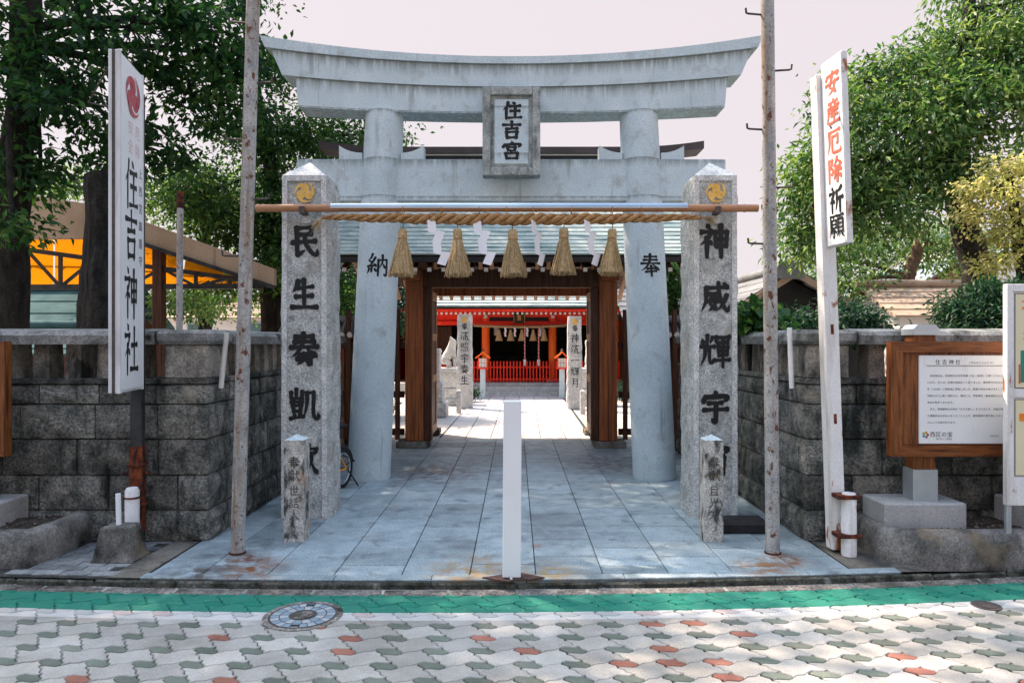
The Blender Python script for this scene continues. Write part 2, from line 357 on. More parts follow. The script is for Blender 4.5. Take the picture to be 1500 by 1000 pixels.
def leaf_mat(name, stops, trans, tf=0.45):
    k = N(name)
    rnd = k.n('ShaderNodeNewGeometry').outputs['Random Per Island']
    big = k.noise(k.pos(), 0.9, 2)
    f = k.math('ADD', k.math('MULTIPLY', rnd, 0.7), k.math('MULTIPLY', k.math('SUBTRACT', big, 0.35), 0.8))
    col = k.ramp(f, stops)
    k.put(k.b.inputs['Base Color'], col); k.b.inputs['Roughness'].default_value = 0.5
    k.b.inputs['Specular IOR Level'].default_value = 0.25
    tr = k.n('ShaderNodeBsdfTranslucent'); k.put(tr.inputs[0], k.mix(1.0, col, trans, 'MULTIPLY'))
    mx = k.n('ShaderNodeMixShader'); mx.inputs[0].default_value = tf
    k.t.links.new(k.b.outputs[0], mx.inputs[1]); k.t.links.new(tr.outputs[0], mx.inputs[2])
    k.t.links.new(mx.outputs[0], k.t.nodes['Material Output'].inputs[0]); return k.m
M['leaf_deep'] = leaf_mat('deep_green_leaves', [(0.1, (0.007, 0.032, 0.016)), (0.55, (0.022, 0.075, 0.028)), (0.95, (0.095, 0.19, 0.048))], (1.7, 1.9, 0.9))
M['leaf_mid'] = leaf_mat('mid_green_leaves', [(0.1, (0.012, 0.046, 0.020)), (0.6, (0.040, 0.105, 0.036)), (0.95, (0.15, 0.24, 0.065))], (1.7, 1.8, 0.8))
M['leaf_bright'] = leaf_mat('bright_green_leaves', [(0.1, (0.028, 0.085, 0.034)), (0.5, (0.085, 0.175, 0.055)), (0.95, (0.30, 0.38, 0.14))], (1.5, 1.55, 0.8), 0.38)
M['leaf_yellow'] = leaf_mat('yellow_green_leaves', [(0.1, (0.22, 0.28, 0.07)), (0.5, (0.46, 0.46, 0.16)), (0.95, (0.78, 0.66, 0.42))], (1.3, 1.25, 1.0), 0.5)
M['leaf_dark'] = leaf_mat('dark_evergreen_leaves', [(0.1, (0.010, 0.038, 0.024)), (0.6, (0.022, 0.065, 0.036)), (0.95, (0.045, 0.10, 0.04))], (1.4, 1.6, 0.9), 0.3)

def street_mat(name, c1, c2):
    """concrete paver; green band and white line are paint laid along the kerb"""
    k = N(name); p = k.pos(); s = k.n('ShaderNodeSeparateXYZ'); k.put(s.inputs[0], p)
    x, y = s.outputs['X'], s.outputs['Y']
    yy = k.math('SUBTRACT', y, k.math('ADD', k.math('MULTIPLY', x, YA), k.math('MULTIPLY', k.math('MULTIPLY', x, x), YB)))
    yy = k.math('ADD', yy, k.math('MULTIPLY', k.math('SUBTRACT', k.noise(p, 18, 4), 0.5), 0.012))
    col = k.ramp(k.noise(p, 5, 5), [(0.3, c1), (0.7, c2)])
    col = k.mix(1.0, col, k.ramp(k.noise(p, 130, 2), [(0.3, (.82,)*3), (0.7, (1.16,)*3)]), 'MULTIPLY')
    hs = k.n('ShaderNodeHueSaturation'); k.put(hs.inputs['Color'], col); k.put(hs.inputs['Value'], k.rng(k.rand(), 0, 1, .84, 1.14)); col = hs.outputs[0]
    col = k.mix(1.0, col, k.ramp(k.noise(p, 1.7, 6, .65), [(0.32, (.70, .69, .66)), (0.62, (1.05, 1.05, 1.05))]), 'MULTIPLY')
    wear = k.rng(k.noise(p, 30, 5, .7), 0.30, 0.40, 0.55, 1.0)
    wl = k.math('MULTIPLY', k.math('MULTIPLY', k.math('GREATER_THAN', yy, 4.285), k.math('LESS_THAN', yy, 4.41)), k.math('MULTIPLY', wear, 0.48))
    col = k.mix(wl, col, (0.62, 0.62, 0.62))
    gl = k.math('MULTIPLY', k.math('GREATER_THAN', yy, 4.41), k.math('MULTIPLY', wear, k.math('LESS_THAN', yy, 4.73)))
    col = k.mix(k.math('MULTIPLY', gl, 0.95), col, k.mix(k.noise(p, 9, 4), (0.001, 0.135, 0.092), (0.005, 0.20, 0.14)))
    k.bump(k.noise(p, 160, 3), 0.35, 0.003)
    return k.done(col, 0.85)
M['paver'] = street_mat('grey_concrete_paver', (0.325, 0.315, 0.295), (0.415, 0.40, 0.375))
M['paver_green'] = street_mat('slate_green_paver', (0.105, 0.13, 0.108), (0.17, 0.19, 0.16))
M['paver_red'] = street_mat('brick_red_paver', (0.25, 0.10, 0.075), (0.34, 0.155, 0.115))
# ------------------------------------------------------------------ brush lettering: strokes on a 100 x 100 grid
ROOT_SHI = 'd22,2 30,12;h6,24 38,22;p38,22 26,44 4,62;v23,42 23,98;d30,50 38,58;'
GL = {
'住': 'p32,5 28,25 8,48;v24,35 24,97;d55,3 66,16;h42,28 90,25;h46,54 86,52;v66,28 66,88;h38,90 96,88',
'吉': 'h10,20 90,18;v50,2 50,40;h25,42 76,40;v25,58 29,96;h25,60 75,58;v75,58 71,95;h29,90 72,89',
'宮': 'd50,0 53,13;d14,18 10,36;k14,20 88,17 80,34;v30,32 33,54;h30,33 68,32;v68,32 65,53;h33,51 66,51;p48,54 43,64;v22,66 26,98;h22,67 78,66;v78,66 74,97;h26,94 75,93',
'民': 'h28,10 75,8;v75,8 73,30;h28,30 74,28;v26,10 27,92;p27,92 40,88 54,78;h12,56 90,52;k52,30 58,60 80,90 94,93 95,75',
'生': 'p30,8 24,28 10,45;h27,30 82,26;h20,58 80,55;v50,2 50,92;h6,93 95,91',
'奏': 'h22,14 78,12;h18,28 82,26;h6,43 94,41;p48,2 45,30 30,58 8,74;n56,42 70,58 94,72;h34,66 66,64;h28,79 72,77;p50,64 46,82 28,97;n52,80 62,88 78,97',
'凱': 'v26,4 26,30;v8,14 9,32;h9,31 45,30;v44,12 43,32;h8,42 46,41;v14,52 16,70;h14,53 40,52;v40,52 38,70;h16,69 39,68;d18,75 22,84;p38,74 34,86;h6,92 48,86;p60,14 60,50 50,94;h60,15 82,13;k82,13 82,70 86,90 97,88 97,72',
'歌': 'h4,12 46,11;v10,20 11,34;h10,20 32,20;v32,20 31,34;h11,33 32,33;v42,12 42,44;h2,50 50,48;v9,60 10,78;h9,60 30,60;v30,60 29,78;h10,77 30,77;k42,50 42,94 32,92;p66,4 62,20 52,34;h64,18 94,16;d94,16 86,32;p74,30 72,60 50,96;n74,52 82,76 98,96',
'神': ROOT_SHI + 'v50,24 53,68;h50,26 88,24;v88,24 85,68;h52,46 86,45;h53,66 86,65;v69,4 69,98',
'威': 'h18,22 92,18;p20,22 18,60 4,94;h28,38 58,36;p42,44 34,66 30,70;n30,70 44,78 56,90;p54,52 46,76 26,94;h24,62 62,60;k60,2 66,45 82,82 92,92 97,74;p88,42 78,66 56,92;d76,4 86,14',
'輝': 'v24,4 24,36;d8,14 13,30;p42,10 34,30;h4,38 48,36;p18,38 16,66 4,94;k32,38 32,80 40,86 48,70;v54,8 52,24;h54,10 96,8;d96,8 90,22;h58,26 92,25;v60,38 61,64;h60,39 90,38;v90,38 88,64;h61,51 89,50;h61,63 89,62;h50,78 98,76;v75,16 75,99',
'宇': 'd50,0 54,13;d14,18 10,38;k14,20 90,17 80,36;h28,40 72,38;h10,60 92,57;k52,40 53,92 46,97 36,86',
'宙': 'd50,0 54,13;d14,16 10,34;k14,18 90,15 80,32;v22,44 26,96;h22,45 78,43;v78,43 75,95;h25,68 77,67;h26,92 76,91;v50,28 50,92',
'奉': 'h22,14 78,12;h18,28 82,26;h6,43 94,41;p48,2 45,30 30,58 6,76;n56,42 70,58 95,74;h32,66 70,64;h26,80 76,78;v51,54 51,100',
'納': 'p28,2 20,18 8,28;n8,28 20,34 30,40;p40,16 24,44 6,56;h6,56 42,50;d34,44 44,56;v24,54 24,82;p12,66 10,78 2,88;d36,64 44,78;v54,26 54,98;h54,28 92,26;k92,26 92,92 84,96 78,88;p72,6 72,36 58,66;n72,40 80,54 88,64',
'獻': 'v28,2 28,14;h28,8 46,7;h8,16 50,14;p10,16 9,50 2,86;h18,26 44,25;h18,38 46,36;v16,52 16,96;h16,52 48,51;v48,51 48,96;h22,64 42,64;h22,76 42,76;v32,64 32,94;h56,34 96,30;p74,6 74,50 54,94;n76,46 84,74 98,94;d86,10 94,20',
'社': ROOT_SHI + 'h52,42 92,40;v71,8 71,88;h44,90 98,88',
'安': 'd50,0 54,12;d12,17 8,34;k12,19 90,16 80,32;p48,26 34,62 28,68;n28,68 54,80 76,97;p68,46 56,78 18,98;h4,54 96,50',
'産': 'd50,0 54,10;h20,14 82,12;d34,18 38,28;p66,17 60,28;h16,33 90,31;p18,33 18,66 4,96;p40,38 36,50 28,58;h38,48 82,46;h36,66 78,64;v57,36 57,92;h22,93 94,91',
'厄': 'h14,12 92,9;p18,12 18,56 4,96;h38,30 76,28;k76,28 75,58 66,56;k38,30 38,86 60,92 92,90 92,74',
'除': 'v10,8 10,98;h10,10 34,8;p34,8 28,26 20,36;k22,36 36,50 30,64 20,62;p66,2 56,22 38,38;n66,6 80,22 98,36;h54,38 82,37;h44,54 92,52;k68,38 68,92 58,88;p54,66 50,78 40,88;d80,66 92,82',
'祈': ROOT_SHI + 'p88,6 74,16 56,20;p56,18 56,58 44,94;h56,46 97,44;v78,46 78,99',
'願': 'h6,10 50,8;p8,10 8,56 0,94;p30,14 26,24;v16,26 17,58;h16,27 46,26;v46,26 45,58;h17,42 46,41;h17,57 46,56;k31,58 31,94 24,90;p20,66 12,82;d40,66 48,80;h54,10 98,8;p76,10 70,22;v60,24 60,76;h60,25 94,24;v94,24 94,76;h60,41 94,41;h60,58 94,58;h60,75 94,75;p68,78 54,96;d84,78 97,96',
'・': 'd44,44 56,58',
# running hand on the far pillars
'照': 'h10,12 40,10;v12,12 14,50;v40,10 38,50;h14,30 38,29;h14,48 38,47;k52,10 90,8 84,36;p68,10 60,30 48,40;v56,52 58,80;h56,53 88,52;v88,52 86,78;p20,78 14,96;d40,80 44,94;d62,80 66,94;d84,78 94,94',
'一': 'h8,52 92,46',
'月': 'p30,6 30,60 16,96;h30,8 76,6;k76,6 76,88 68,96 60,88;h32,36 74,35;h32,62 74,61',
'流': 'd14,8 22,20;d8,34 16,44;p20,60 10,92;h36,16 92,12;d62,0 66,12;p66,18 50,40;n50,40 66,42 84,46;v44,54 38,96;v62,54 62,92;k80,54 82,90 94,90 96,76',
}
WPROF = {'h': [(0, 1.15), (.12, .95), (.5, .68), (.85, .85), (1, 1.2)], 'v': [(0, 1.25), (.2, 1.0), (.7, .95), (1, .8)],
         'p': [(0, 1.2), (.4, 1.0), (.8, .55), (1, .12)], 'n': [(0, .3), (.5, .9), (.8, 1.5), (1, .25)],
         'd': [(0, .35), (.6, 1.35), (1, .8)], 'k': [(0, 1.0), (.5, .95), (.85, .95), (1, .2)]}
def prof(ty, t):
    p = WPROF[ty]
    for (a, x), (b, y) in zip(p, p[1:]):
        if t <= b: return x + (y - x) * (t - a) / (b - a)
    return p[-1][1]
def brush(ch, weight=9.0, seed=0):
    """character as a flat mesh in unit square, x right, y up"""
    rr = random.Random(hash(ch) % 1000 if False else ord(ch[0]) + seed); mb = MB()
    weight *= min(1.0, (10.5 / len(GL[ch].split(';')))**.55)
    for si, stx in enumerate(GL[ch].split(';')):
        ty = stx[0]; pts = [Vector((*map(float, q.split(',')), 0)) for q in stx[1:].split(' ')]
        pts = [p + Vector((rr.uniform(-1.2, 1.2), rr.uniform(-1.2, 1.2), 0)) for p in pts]
        ext = [pts[0] * 2 - pts[1]] + pts + [pts[-1] * 2 - pts[-2]]; path = []
        for i in range(1, len(ext) - 2):
            for j in range(6):
                t = j / 6; a, b, c, d = ext[i-1:i+3]
                path.append(0.5 * ((2*b) + (c - a)*t + (2*a - 5*b + 4*c - d)*t*t + (3*b - a - 3*c + d)*t**3))
        path.append(pts[-1]); m = len(path); wv = weight * rr.uniform(.9, 1.12); L = []; Rr = []
        for i, p in enumerate(path):
            t = (path[min(i+1, m-1)] - path[max(i-1, 0)]).normalized(); nrm = Vector((-t.y, t.x, 0))
            w = wv * prof(ty, i/(m-1)) / 2 * (1 + rr.uniform(-.06, .06))
            z = 0.02 * (si + i / m)
            L.append((p + nrm*w, z)); Rr.append((p - nrm*w, z))
        vs = [(q.x/100, 1 - q.y/100, z) for q, z in L] + [(q.x/100, 1 - q.y/100, z) for q, z in Rr]
        mb.add(vs, [(m+i, m+i+1, i+1, i) for i in range(m-1)])
        for e, cc in ((0, -1), (m-1, 1)):                     # rounded brush ends
            c0 = path[e]; t = (path[min(e+1, m-1)] - path[max(e-1, 0)]).normalized() * cc; nrm = Vector((-t.y, t.x, 0))
            w = wv * prof(ty, e/(m-1)) / 2; z = 0.02 * (si + e / m)
            arc = [c0 + nrm*w*math.cos(a) + t*w*.8*math.sin(a) for a in [math.pi*k/6 for k in range(7)]]
            mb.add([(q.x/100, 1 - q.y/100, z) for q in arc], [tuple(range(7))[::-1]])
    return mb
def place_mb(src, org, u, v, n, w, h):
    """unit-square shape -> world, org = lower-left corner"""
    out = MB(); org, u, v, n = map(Vector, (org, u, v, n))
    out.v = [tuple(org + u*(p[0]*w) + v*(p[1]*h) + n*(p[2]*0.012)) for p in src.v]; out.f = src.f; out.sm = src.sm
    return out
def write(parent, ch, org, u, v, n, w, h, mat, weight=9.0, name='character', fn=None):
    mb = place_mb(brush(ch, weight), org, u, v, n, w, h)
    if fn: mb.v = [tuple(fn(Vector(p))) for p in mb.v]
    o = mb.build(name, mat, parent); return o
_tcache = {}
def font_mb(body):
    """printed text from the built-in font; size 1, x right, y up"""
    if body in _tcache: return _tcache[body]
    c = bpy.data.curves.new('print', 'FONT'); c.body = body; c.resolution_u = 2
    o = bpy.data.objects.new('print', c); COL.objects.link(o)
    dg = bpy.context.evaluated_depsgraph_get(); me = o.evaluated_get(dg).to_mesh()
    mb = MB(); mb.add([tuple(v.co) for v in me.vertices], [tuple(p.vertices) for p in me.polygons])
    o.evaluated_get(dg).to_mesh_clear(); bpy.data.objects.remove(o); bpy.data.curves.remove(c)
    _tcache[body] = mb; return mb
def print_text(parent, body, org, u, v, n, size, mat, name='lettering', sx=1.0):
    return place_mb(font_mb(body), org, u, v, n, size*sx, size).build(name, mat, parent)
def tomoe(parent, c, u, v, n, r, mat, name='emblem', flip=1):
    """three-comma crest"""
    c, u, v, n = map(Vector, (c, u, v, n)); mb = MB()
    for k in range(3):
        a0 = math.pi/2 + 2*math.pi*k/3
        hc = (math.cos(a0)*.46, math.sin(a0)*.46)
        ring = [(hc[0] + .425*math.cos(a), hc[1] + .425*math.sin(a)) for a in [2*math.pi*i/20 for i in range(20)]]
        mb.add([c + u*(x*r*flip) + v*(y*r) + n*(0.0008*k + .001) for x, y in ring], [tuple(range(20))])
        out, inn = [], []
        for i in range(15):
            t = i/14; a = a0 + .05 + t*1.95
            ro = .86 + .14*min(1, t*3); wd = .50*(1-t)**1.15 + .02
            out.append((ro*math.cos(a), ro*math.sin(a))); inn.append(((ro-wd)*math.cos(a), (ro-wd)*math.sin(a)))
        z = .0045 + .0008*k
        mb.add([c + u*(x*r*flip) + v*(y*r) + n*z for x, y in out + inn], [(i, i+1, 15+i+1, 15+i) for i in range(14)])
    return mb.build(name, mat, parent)
XU, ZU, YN = (1, 0, 0), (0, 0, 1), (0, -1, 0)               # writing on a face towards the street
# ------------------------------------------------------------------ ground
g = MB(); g.add([(-300, -300, -0.12), (300, -300, -0.12), (300, 600, -0.12), (-300, 600, -0.12)], [(0, 1, 2, 3)])
struct(g.build('ground', M['ground']))
# street bed under the pavers, following the bend
rd = MB(); xs = [-40 + i for i in range(81)]
def yo(x): return yoff(max(-6, min(6, x)))
rd.add([(x, -12, ZR - .012) for x in xs] + [(x, 4.79 + yo(x), ZR - .012) for x in xs], [(i, i+1, 82+i, 81+i) for i in range(80)])
road = struct(rd.build('road', M['joint']))

# interlocking pavers
PX, PY = 0.248, 0.171
ca, cb, cc, cd = (-.072, .028), (.036, .050), (.072, -.028), (-.036, -.050)
def wave(a, b, amp, n=3):
    a = Vector((*a, 0)); b = Vector((*b, 0)); d = b - a; nr = Vector((-d.y, d.x, 0)).normalized()
    return [(a + d*(i/n) + nr*(amp*math.sin(2*math.pi*i/n))) for i in range(n)]
def off(p, q): return (p[0] + q[0], p[1] + q[1])
def slab_from(outl, name, mat, gap=.0030, depth=.03, ch=.004):
    n = len(outl); ctr = sum((Vector(p) for p in outl), Vector()) / n; rings = []
    def inset(d):
        o = []
        for i in range(n):
            t = (outl[(i+1) % n] - outl[i-1]).normalized(); nr = Vector((t.y, -t.x, 0))
            o.append(outl[i] - nr * d)
        return o
    area = sum(outl[i].x*outl[(i+1)%n].y - outl[(i+1)%n].x*outl[i].y for i in range(n))
    if area < 0: outl = outl[::-1]
    a = inset(gap + ch); b = inset(gap); mb = MB()
    vs = [(p.x, p.y, 0) for p in a] + [(p.x, p.y, -ch) for p in b] + [(p.x, p.y, -depth) for p in b]
    fs = [tuple(range(n))]
    for r in (0, 1): fs += [(r*n+i, (r+1)*n+i, (r+1)*n+(i+1)%n, r*n+(i+1)%n) for i in range(n)]
    return mb.add(vs, fs).mesh(name, mat)
acc = wave(ca, cb, .011, 4) + wave(cb, cc, -.010, 4) + wave(cc, cd, .011, 4) + wave(cd, ca, -.010, 4)
TL, TR, BL, BR = (0, PY), (PX, PY), (0, 0), (PX, 0)
W = .009
big = (wave(off(TL, cc), off(TR, ca), W) + [p for p in wave(off(TR, ca), off(TR, cd), -.010, 4)] + wave(off(TR, cd), off(BR, cb), W)
       + [p for p in wave(off(BR, cb), off(BR, ca), .011, 4)] + wave(off(BR, ca), off(BL, cc), W) + wave(off(BL, cc), off(BL, cb), -.010, 4)
       + wave(off(BL, cb), off(TL, cd), W) + wave(off(TL, cd), off(TL, cc), .011, 4))
me_big = slab_from(big, 'paver', M['paver'])
me_acc = {k: slab_from(acc, 'accent_paver', M[k]) for k in ('paver_green', 'paver_red')}
rr = random.Random(11)
x0 = -0.430 - PX*13
for j in range(10):
    for i in range(31):
        x = x0 + i*PX; y = 4.205 - .171*6 + j*PY
        if x < -3.75 or x > 3.75 or abs(x) > y*.73 + .35: continue
        a = math.atan(YA + 2*YB*x)
        o = link('paver', me_big, road, (x, y + yoff(x), ZR + rr.uniform(-.0015, .0015)), a)
        k = 'paver_red' if rr.random() < .17 else 'paver_green'
        link('accent_paver', me_acc[k], road, (x, y + yoff(x), ZR + rr.uniform(-.0015, .001)), a)

# kerb stones and gutter blocks
kerb = struct(bpy.data.objects.new('kerb', None)); COL.objects.link(kerb); kerb['label'] = 'mossy concrete kerb and gutter along the street'
rr = random.Random(5)
def strip(name, mat, y0, y1, z0, z1, x0, x1, step, parent, jit=.006, c=.008, gapx=.006):
    x = x0
    while x < x1:
        w = step + rr.uniform(-.02, .02); mb = MB(); mb.cbox(x, x + w - gapx, y0, y1, z0, z1 + rr.uniform(-jit, 0), c)
        mb.v = [(p[0], p[1] + yo(p[0]), p[2]) for p in mb.v]; mb.build(name, mat, parent); x += w
strip('gutter_block', M['gutter'], 4.700, 4.812, ZR - .05, ZR + .006, -4.6, 4.6, .46, kerb, .005, .01, .008)
strip('kerb_stone', M['kerb'], 4.816, 4.842, ZR - .05, -.010, -4.6, 4.6, .58, kerb, .012, .012, .004)

# approach: granite slabs, columns .46 wide, staggered joints
base = MB(); xs = [-2.75 + i*5.45/24 for i in range(25)]
base.add([(x, 4.835 + yo(x), -.010) for x in xs] + [(x, 11.87, -.010) for x in xs], [(i, i+1, 26+i, 25+i) for i in range(24)])
plaza = struct(base.build('pavement', M['joint']))
strip('edge_stone', M['slab'], 4.845, 4.942, -.06, .0, -2.56, 2.38, .66, plaza, .001, .004, .004)
cols = [-2.53, -2.17, -1.71, -1.25, -.785, -.315, .14, .605, 1.065, 1.515, 1.97, 2.36]
rr = random.Random(3); SL = .445
smesh = {}
for ci, (xa, xb) in enumerate(zip(cols, cols[1:])):
    y = 4.946; first = True; n = 0
    st = SL * (.55 if ci % 2 else 1.0) + rr.uniform(-.04, .04)
    while y < 11.75:
        L = (st - .05 if first else SL) 
        ye = y + L
        w = xb - xa
        if first:
            mb = MB(); mb.cbox(xa + .0035, xb - .0035, y, ye - .006, -.04, 0, .003)
            mb.v = [(p[0], p[1] + (yo(p[0]) if p[1] < y + .02 else 0), p[2]) for p in mb.v]
            mb.build('slab', M['slab'], plaza)
        else:
            key = round(w, 3)
            if key not in smesh:
                mb = MB(); mb.cbox(-w/2 + .0035, w/2 - .0035, .006, SL - .006, -.04, 0, .003); smesh[key] = mb.mesh('slab', M['slab'])
            link('slab', smesh[key], plaza, ((xa + xb)/2, y, rr.uniform(-.001, .001)))
        y = ye; first = False
# courtyard: sand and long pale slabs on the path
sd = MB(); sd.add([(-14, 11.9, -.014), (14, 11.9, -.014), (14, 40, -.014), (-14, 40, -.014)], [(0, 1, 2, 3)])
court = struct(sd.build('courtyard_ground', M['sand']))
pb = MB(); pb.add([(-1.30, 11.8, -.009), (1.32, 11.8, -.009), (1.42, 21.4, -.009), (-1.12, 21.4, -.009)], [(0, 1, 2, 3)])
cpath = struct(pb.build('path', M['joint']))
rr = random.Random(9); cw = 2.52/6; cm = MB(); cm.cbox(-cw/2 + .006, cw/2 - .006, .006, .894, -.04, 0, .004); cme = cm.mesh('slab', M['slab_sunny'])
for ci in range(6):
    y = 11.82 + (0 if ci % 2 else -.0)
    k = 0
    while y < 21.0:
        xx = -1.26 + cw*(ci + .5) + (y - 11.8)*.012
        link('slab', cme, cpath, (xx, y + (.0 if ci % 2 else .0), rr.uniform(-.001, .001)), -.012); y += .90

# strips beside the granite, sidewalk tiles, planter beds
s1 = MB(); s1.add([(-2.80, 4.85 + yo(-2.8), -.006), (-2.56, 4.85 + yo(-2.56), -.006), (-2.545, 5.82, -.002), (-2.74, 5.82, -.002)], [(0, 1, 2, 3)])
s1.add([(2.375, 4.85 + yo(2.4), -.006), (2.9, 4.85 + yo(2.9), -.006), (2.9, 5.85, -.002), (2.375, 5.85, -.002)], [(0, 1, 2, 3)])
struct(s1.build('concrete_strip', M['strip']))
sb = MB(); sb.add([(-9, 4.85 + .3, -.012), (-2.78, 4.85 + yo(-2.78), -.012), (-2.73, 5.85, -.012), (-9, 5.85, -.012)], [(0, 1, 2, 3)])
side = struct(sb.build('sidewalk', M['joint']))
rr = random.Random(21); tm = MB(); tm.cbox(-.095, .095, -.0455, .0455, -.03, 0, .003); tme = tm.mesh('tile', M['tile'])
for j in range(10):
    for i in range(5):
        x = -3.46 + .2*i + (.1 if j % 2 else 0); y = 4.93 + .1*j + yo(x)
        if x > -2.84 - (.0 if j < 4 else .0) or y > 5.80 : continue
        link('tile', tme, side, (x, y, -.004 + rr.uniform(-.002, .002)), .03)

def planter(name, label, xin, sgn, ztop):
    """raised bed: concrete edging round bare soil; xin = edge nearest the approach"""
    t = thing(name, (xin, 5.1, 0), label, 'planter')
    xo = sgn * 9.0; w = .13
    pr = [(-.0, -.05), (-.015, ztop*.55), (.0, ztop*.86), (.03, ztop*.97), (.07, ztop), (.11, ztop*.97), (.14, ztop*.9), (.14, 0)]
    mb = MB(); ring = []
    # path: from the far outside along the street, rounding the corner, back to the wall
    yf = 5.00 + yo(xin)
    path = [(xo, yf + .10, 0), (sgn*5, yf + .08, 0), (sgn*4.2, yf + .04, 0), (xin + sgn*.9, yf + .01, 0), (xin + sgn*.35, yf, 0), (xin + sgn*.16, yf + .012, 0), (xin + sgn*.05, yf + .06, 0), (xin, yf + .18, 0), (xin, yf + .5, 0), (xin, 5.80, 0)]
    path = [Vector(p) for p in path]; m = len(pr); vs = []; fs = []; r2 = random.Random(4)
    for i, p in enumerate(path):
        tt = (path[min(i+1, len(path)-1)] - path[max(i-1, 0)]).normalized()
        nr = Vector((-tt.y, tt.x, 0)) * (1 if sgn > 0 else -1) * -1     # towards the soil
        if nr.y < 0 and i < 4: nr = -nr
        for q in pr: vs.append(p + nr*(q[0] + r2.uniform(-.004, .004)) + Vector((0, 0, q[1] + (r2.uniform(-.008, .008) if q[1] > 0 else 0))))
    for i in range(len(path)-1):
        for k in range(m-1): fs.append((i*m+k, (i+1)*m+k, (i+1)*m+k+1, i*m+k+1))
    mb.add(vs, fs, True); mb.build('edging', M['concrete'], t)
    sl = MB(); nx, ny = 26, 6; xa, xb = xin + sgn*.10, xo
    sl.add([(xa + (xb-xa)*i/nx, yf + .10 + (5.85-yf-.10)*j/ny, ztop - .045 + r2.uniform(-.012, .018)) for j in range(ny+1) for i in range(nx+1)],
           [(j*(nx+1)+i, j*(nx+1)+i+1, (j+1)*(nx+1)+i+1, (j+1)*(nx+1)+i) for j in range(ny) for i in range(nx)], True)
    sl.build('soil', M['soil'], t)
    pbm = MB()
    for _ in range(260):
        x = xin + sgn*r2.uniform(.16, 2.6); y = r2.uniform(yf + .16, 5.78); s = r2.uniform(.006, .016)
        pbm.sphere((x, y, ztop - .035), s, 5, 3, (1, r2.uniform(.7, 1.2), .6))
    o = pbm.build('pebbles', M['gutter'], t); o['kind'] = 'stuff'
    return t
planter('planter_bed', 'raised concrete-edged soil bed under the wooden notice board', 2.70, 1, .235)
planter('planter_bed', 'raised concrete-edged soil bed left of the tapered concrete block', -3.42, -1, .25)

# manhole covers
def manhole(name, c, r, label, mat_face):
    t = thing(name, c, label, 'manhole cover'); x, y, z = c
    mb = MB(); n = 40
    def ring(r0, z0): return [(x + r0*math.cos(2*math.pi*i/n), y + r0*math.sin(2*math.pi*i/n), z0) for i in range(n)]
    vs = ring(r*1.16, z+.0005) + ring(r*1.16, z+.003) + ring(r*1.0, z+.003); mb.add(vs, [(k*n+i, k*n+(i+1)%n, (k+1)*n+(i+1)%n, (k+1)*n+i) for k in (0, 1) for i in range(n)])
    mb.build('collar', M['gutter'], t)
    mb = MB(); mb.add(ring(r*.999, z + .002), [tuple(range(n))]); mb.build('lid', M['iron'], t)
    return t
mh = manhole('manhole_cover', (-1.29, 4.355, ZR), .205, 'round decorated manhole cover set in the pavers', None)
x, y, z = -1.29, 4.355, ZR
tilem = [surf('manhole_blue', (0.17, 0.25, 0.31), (0.24, 0.31, 0.36), 20, .6), surf('manhole_grey', (0.30, 0.34, 0.37), (0.38, 0.41, 0.43), 20, .6)]
for ring_i, (ra, rb, nn) in enumerate(((.085, .135, 14), (.142, .190, 22))):
    for k in range(nn):
        a0 = 2*math.pi*(k + .06)/nn; a1 = 2*math.pi*(k + .94)/nn; mb = MB()
        arc = [a0 + (a1-a0)*i/4 for i in range(5)]
        mb.add([(x + rb*math.cos(a), y + rb*math.sin(a), z + .0045) for a in arc] + [(x + ra*math.cos(a), y + ra*math.sin(a), z + .0045) for a in arc[::-1]], [tuple(range(10))])
        mb.build('inlay', tilem[(k + ring_i) % 2], mh)
mb = MB(); mb.tube([(x, y, z), (x, y, z + .006)], .062, 20); mb.build('hub', M['gutter'], mh)
for s in (-1, 1):
    mb = MB(); mb.cbox(x - .028, x + .028, y + s*.165 - .014, y + s*.165 + .014, z, z + .0065, .002); mb.build('lifting_slot', M['black'], mh)
mb = MB(); n = 28; mhx, mhy = 2.97, 4.52
mb.tube([(mhx, mhy, ZR - .02), (mhx, mhy, ZR + .004)], [.085, .085], 28, True, False); mb.tube([(mhx, mhy, ZR), (mhx, mhy, ZR + .007)], .06, 28, True, False)
tag(mb.build('valve_cover', M['iron']), 'small dark iron valve cover in the white line', 'valve cover')

# ------------------------------------------------------------------ walls
def rocky(x0, x1, y0, y1, z0, z1, amp, rnd, n=4):
    """block with rough faces: all six faces gridded and pushed out between their edges"""
    mb = MB(); lo = (x0, y0, z0); hi = (x1, y1, z1); e = .004
    for a in range(3):
        b, c = [(1, 2), (2, 0), (0, 1)][a]
        for sgn in (0, 1):
            if a == 2 and sgn == 0: continue
            vs = []
            for j in range(n+1):
                for i in range(n+1):
                    p = [0, 0, 0]; u, w = i/n, j/n
                    p[b] = lo[b] + (hi[b]-lo[b])*u; p[c] = lo[c] + (hi[c]-lo[c])*w
                    edge = (i in (0, n)) or (j in (0, n))
                    d = -e if edge else rnd.uniform(.15, 1.0)*amp
                    p[a] = (hi[a] + d) if sgn else (lo[a] - d)
                    if edge:
                        for q in (b, c): p[q] += (e if p[q] <= lo[q] + 1e-6 else -e if p[q] >= hi[q] - 1e-6 else 0)
                    vs.append(tuple(p))
            fs = [(j*(n+1)+i, j*(n+1)+i+1, (j+1)*(n+1)+i+1, (j+1)*(n+1)+i) for j in range(n) for i in range(n)]
            mb.add(vs, fs if sgn else [f[::-1] for f in fs])
    return mb
ZC = [0, .25, .53, .82, 1.10, 1.262]
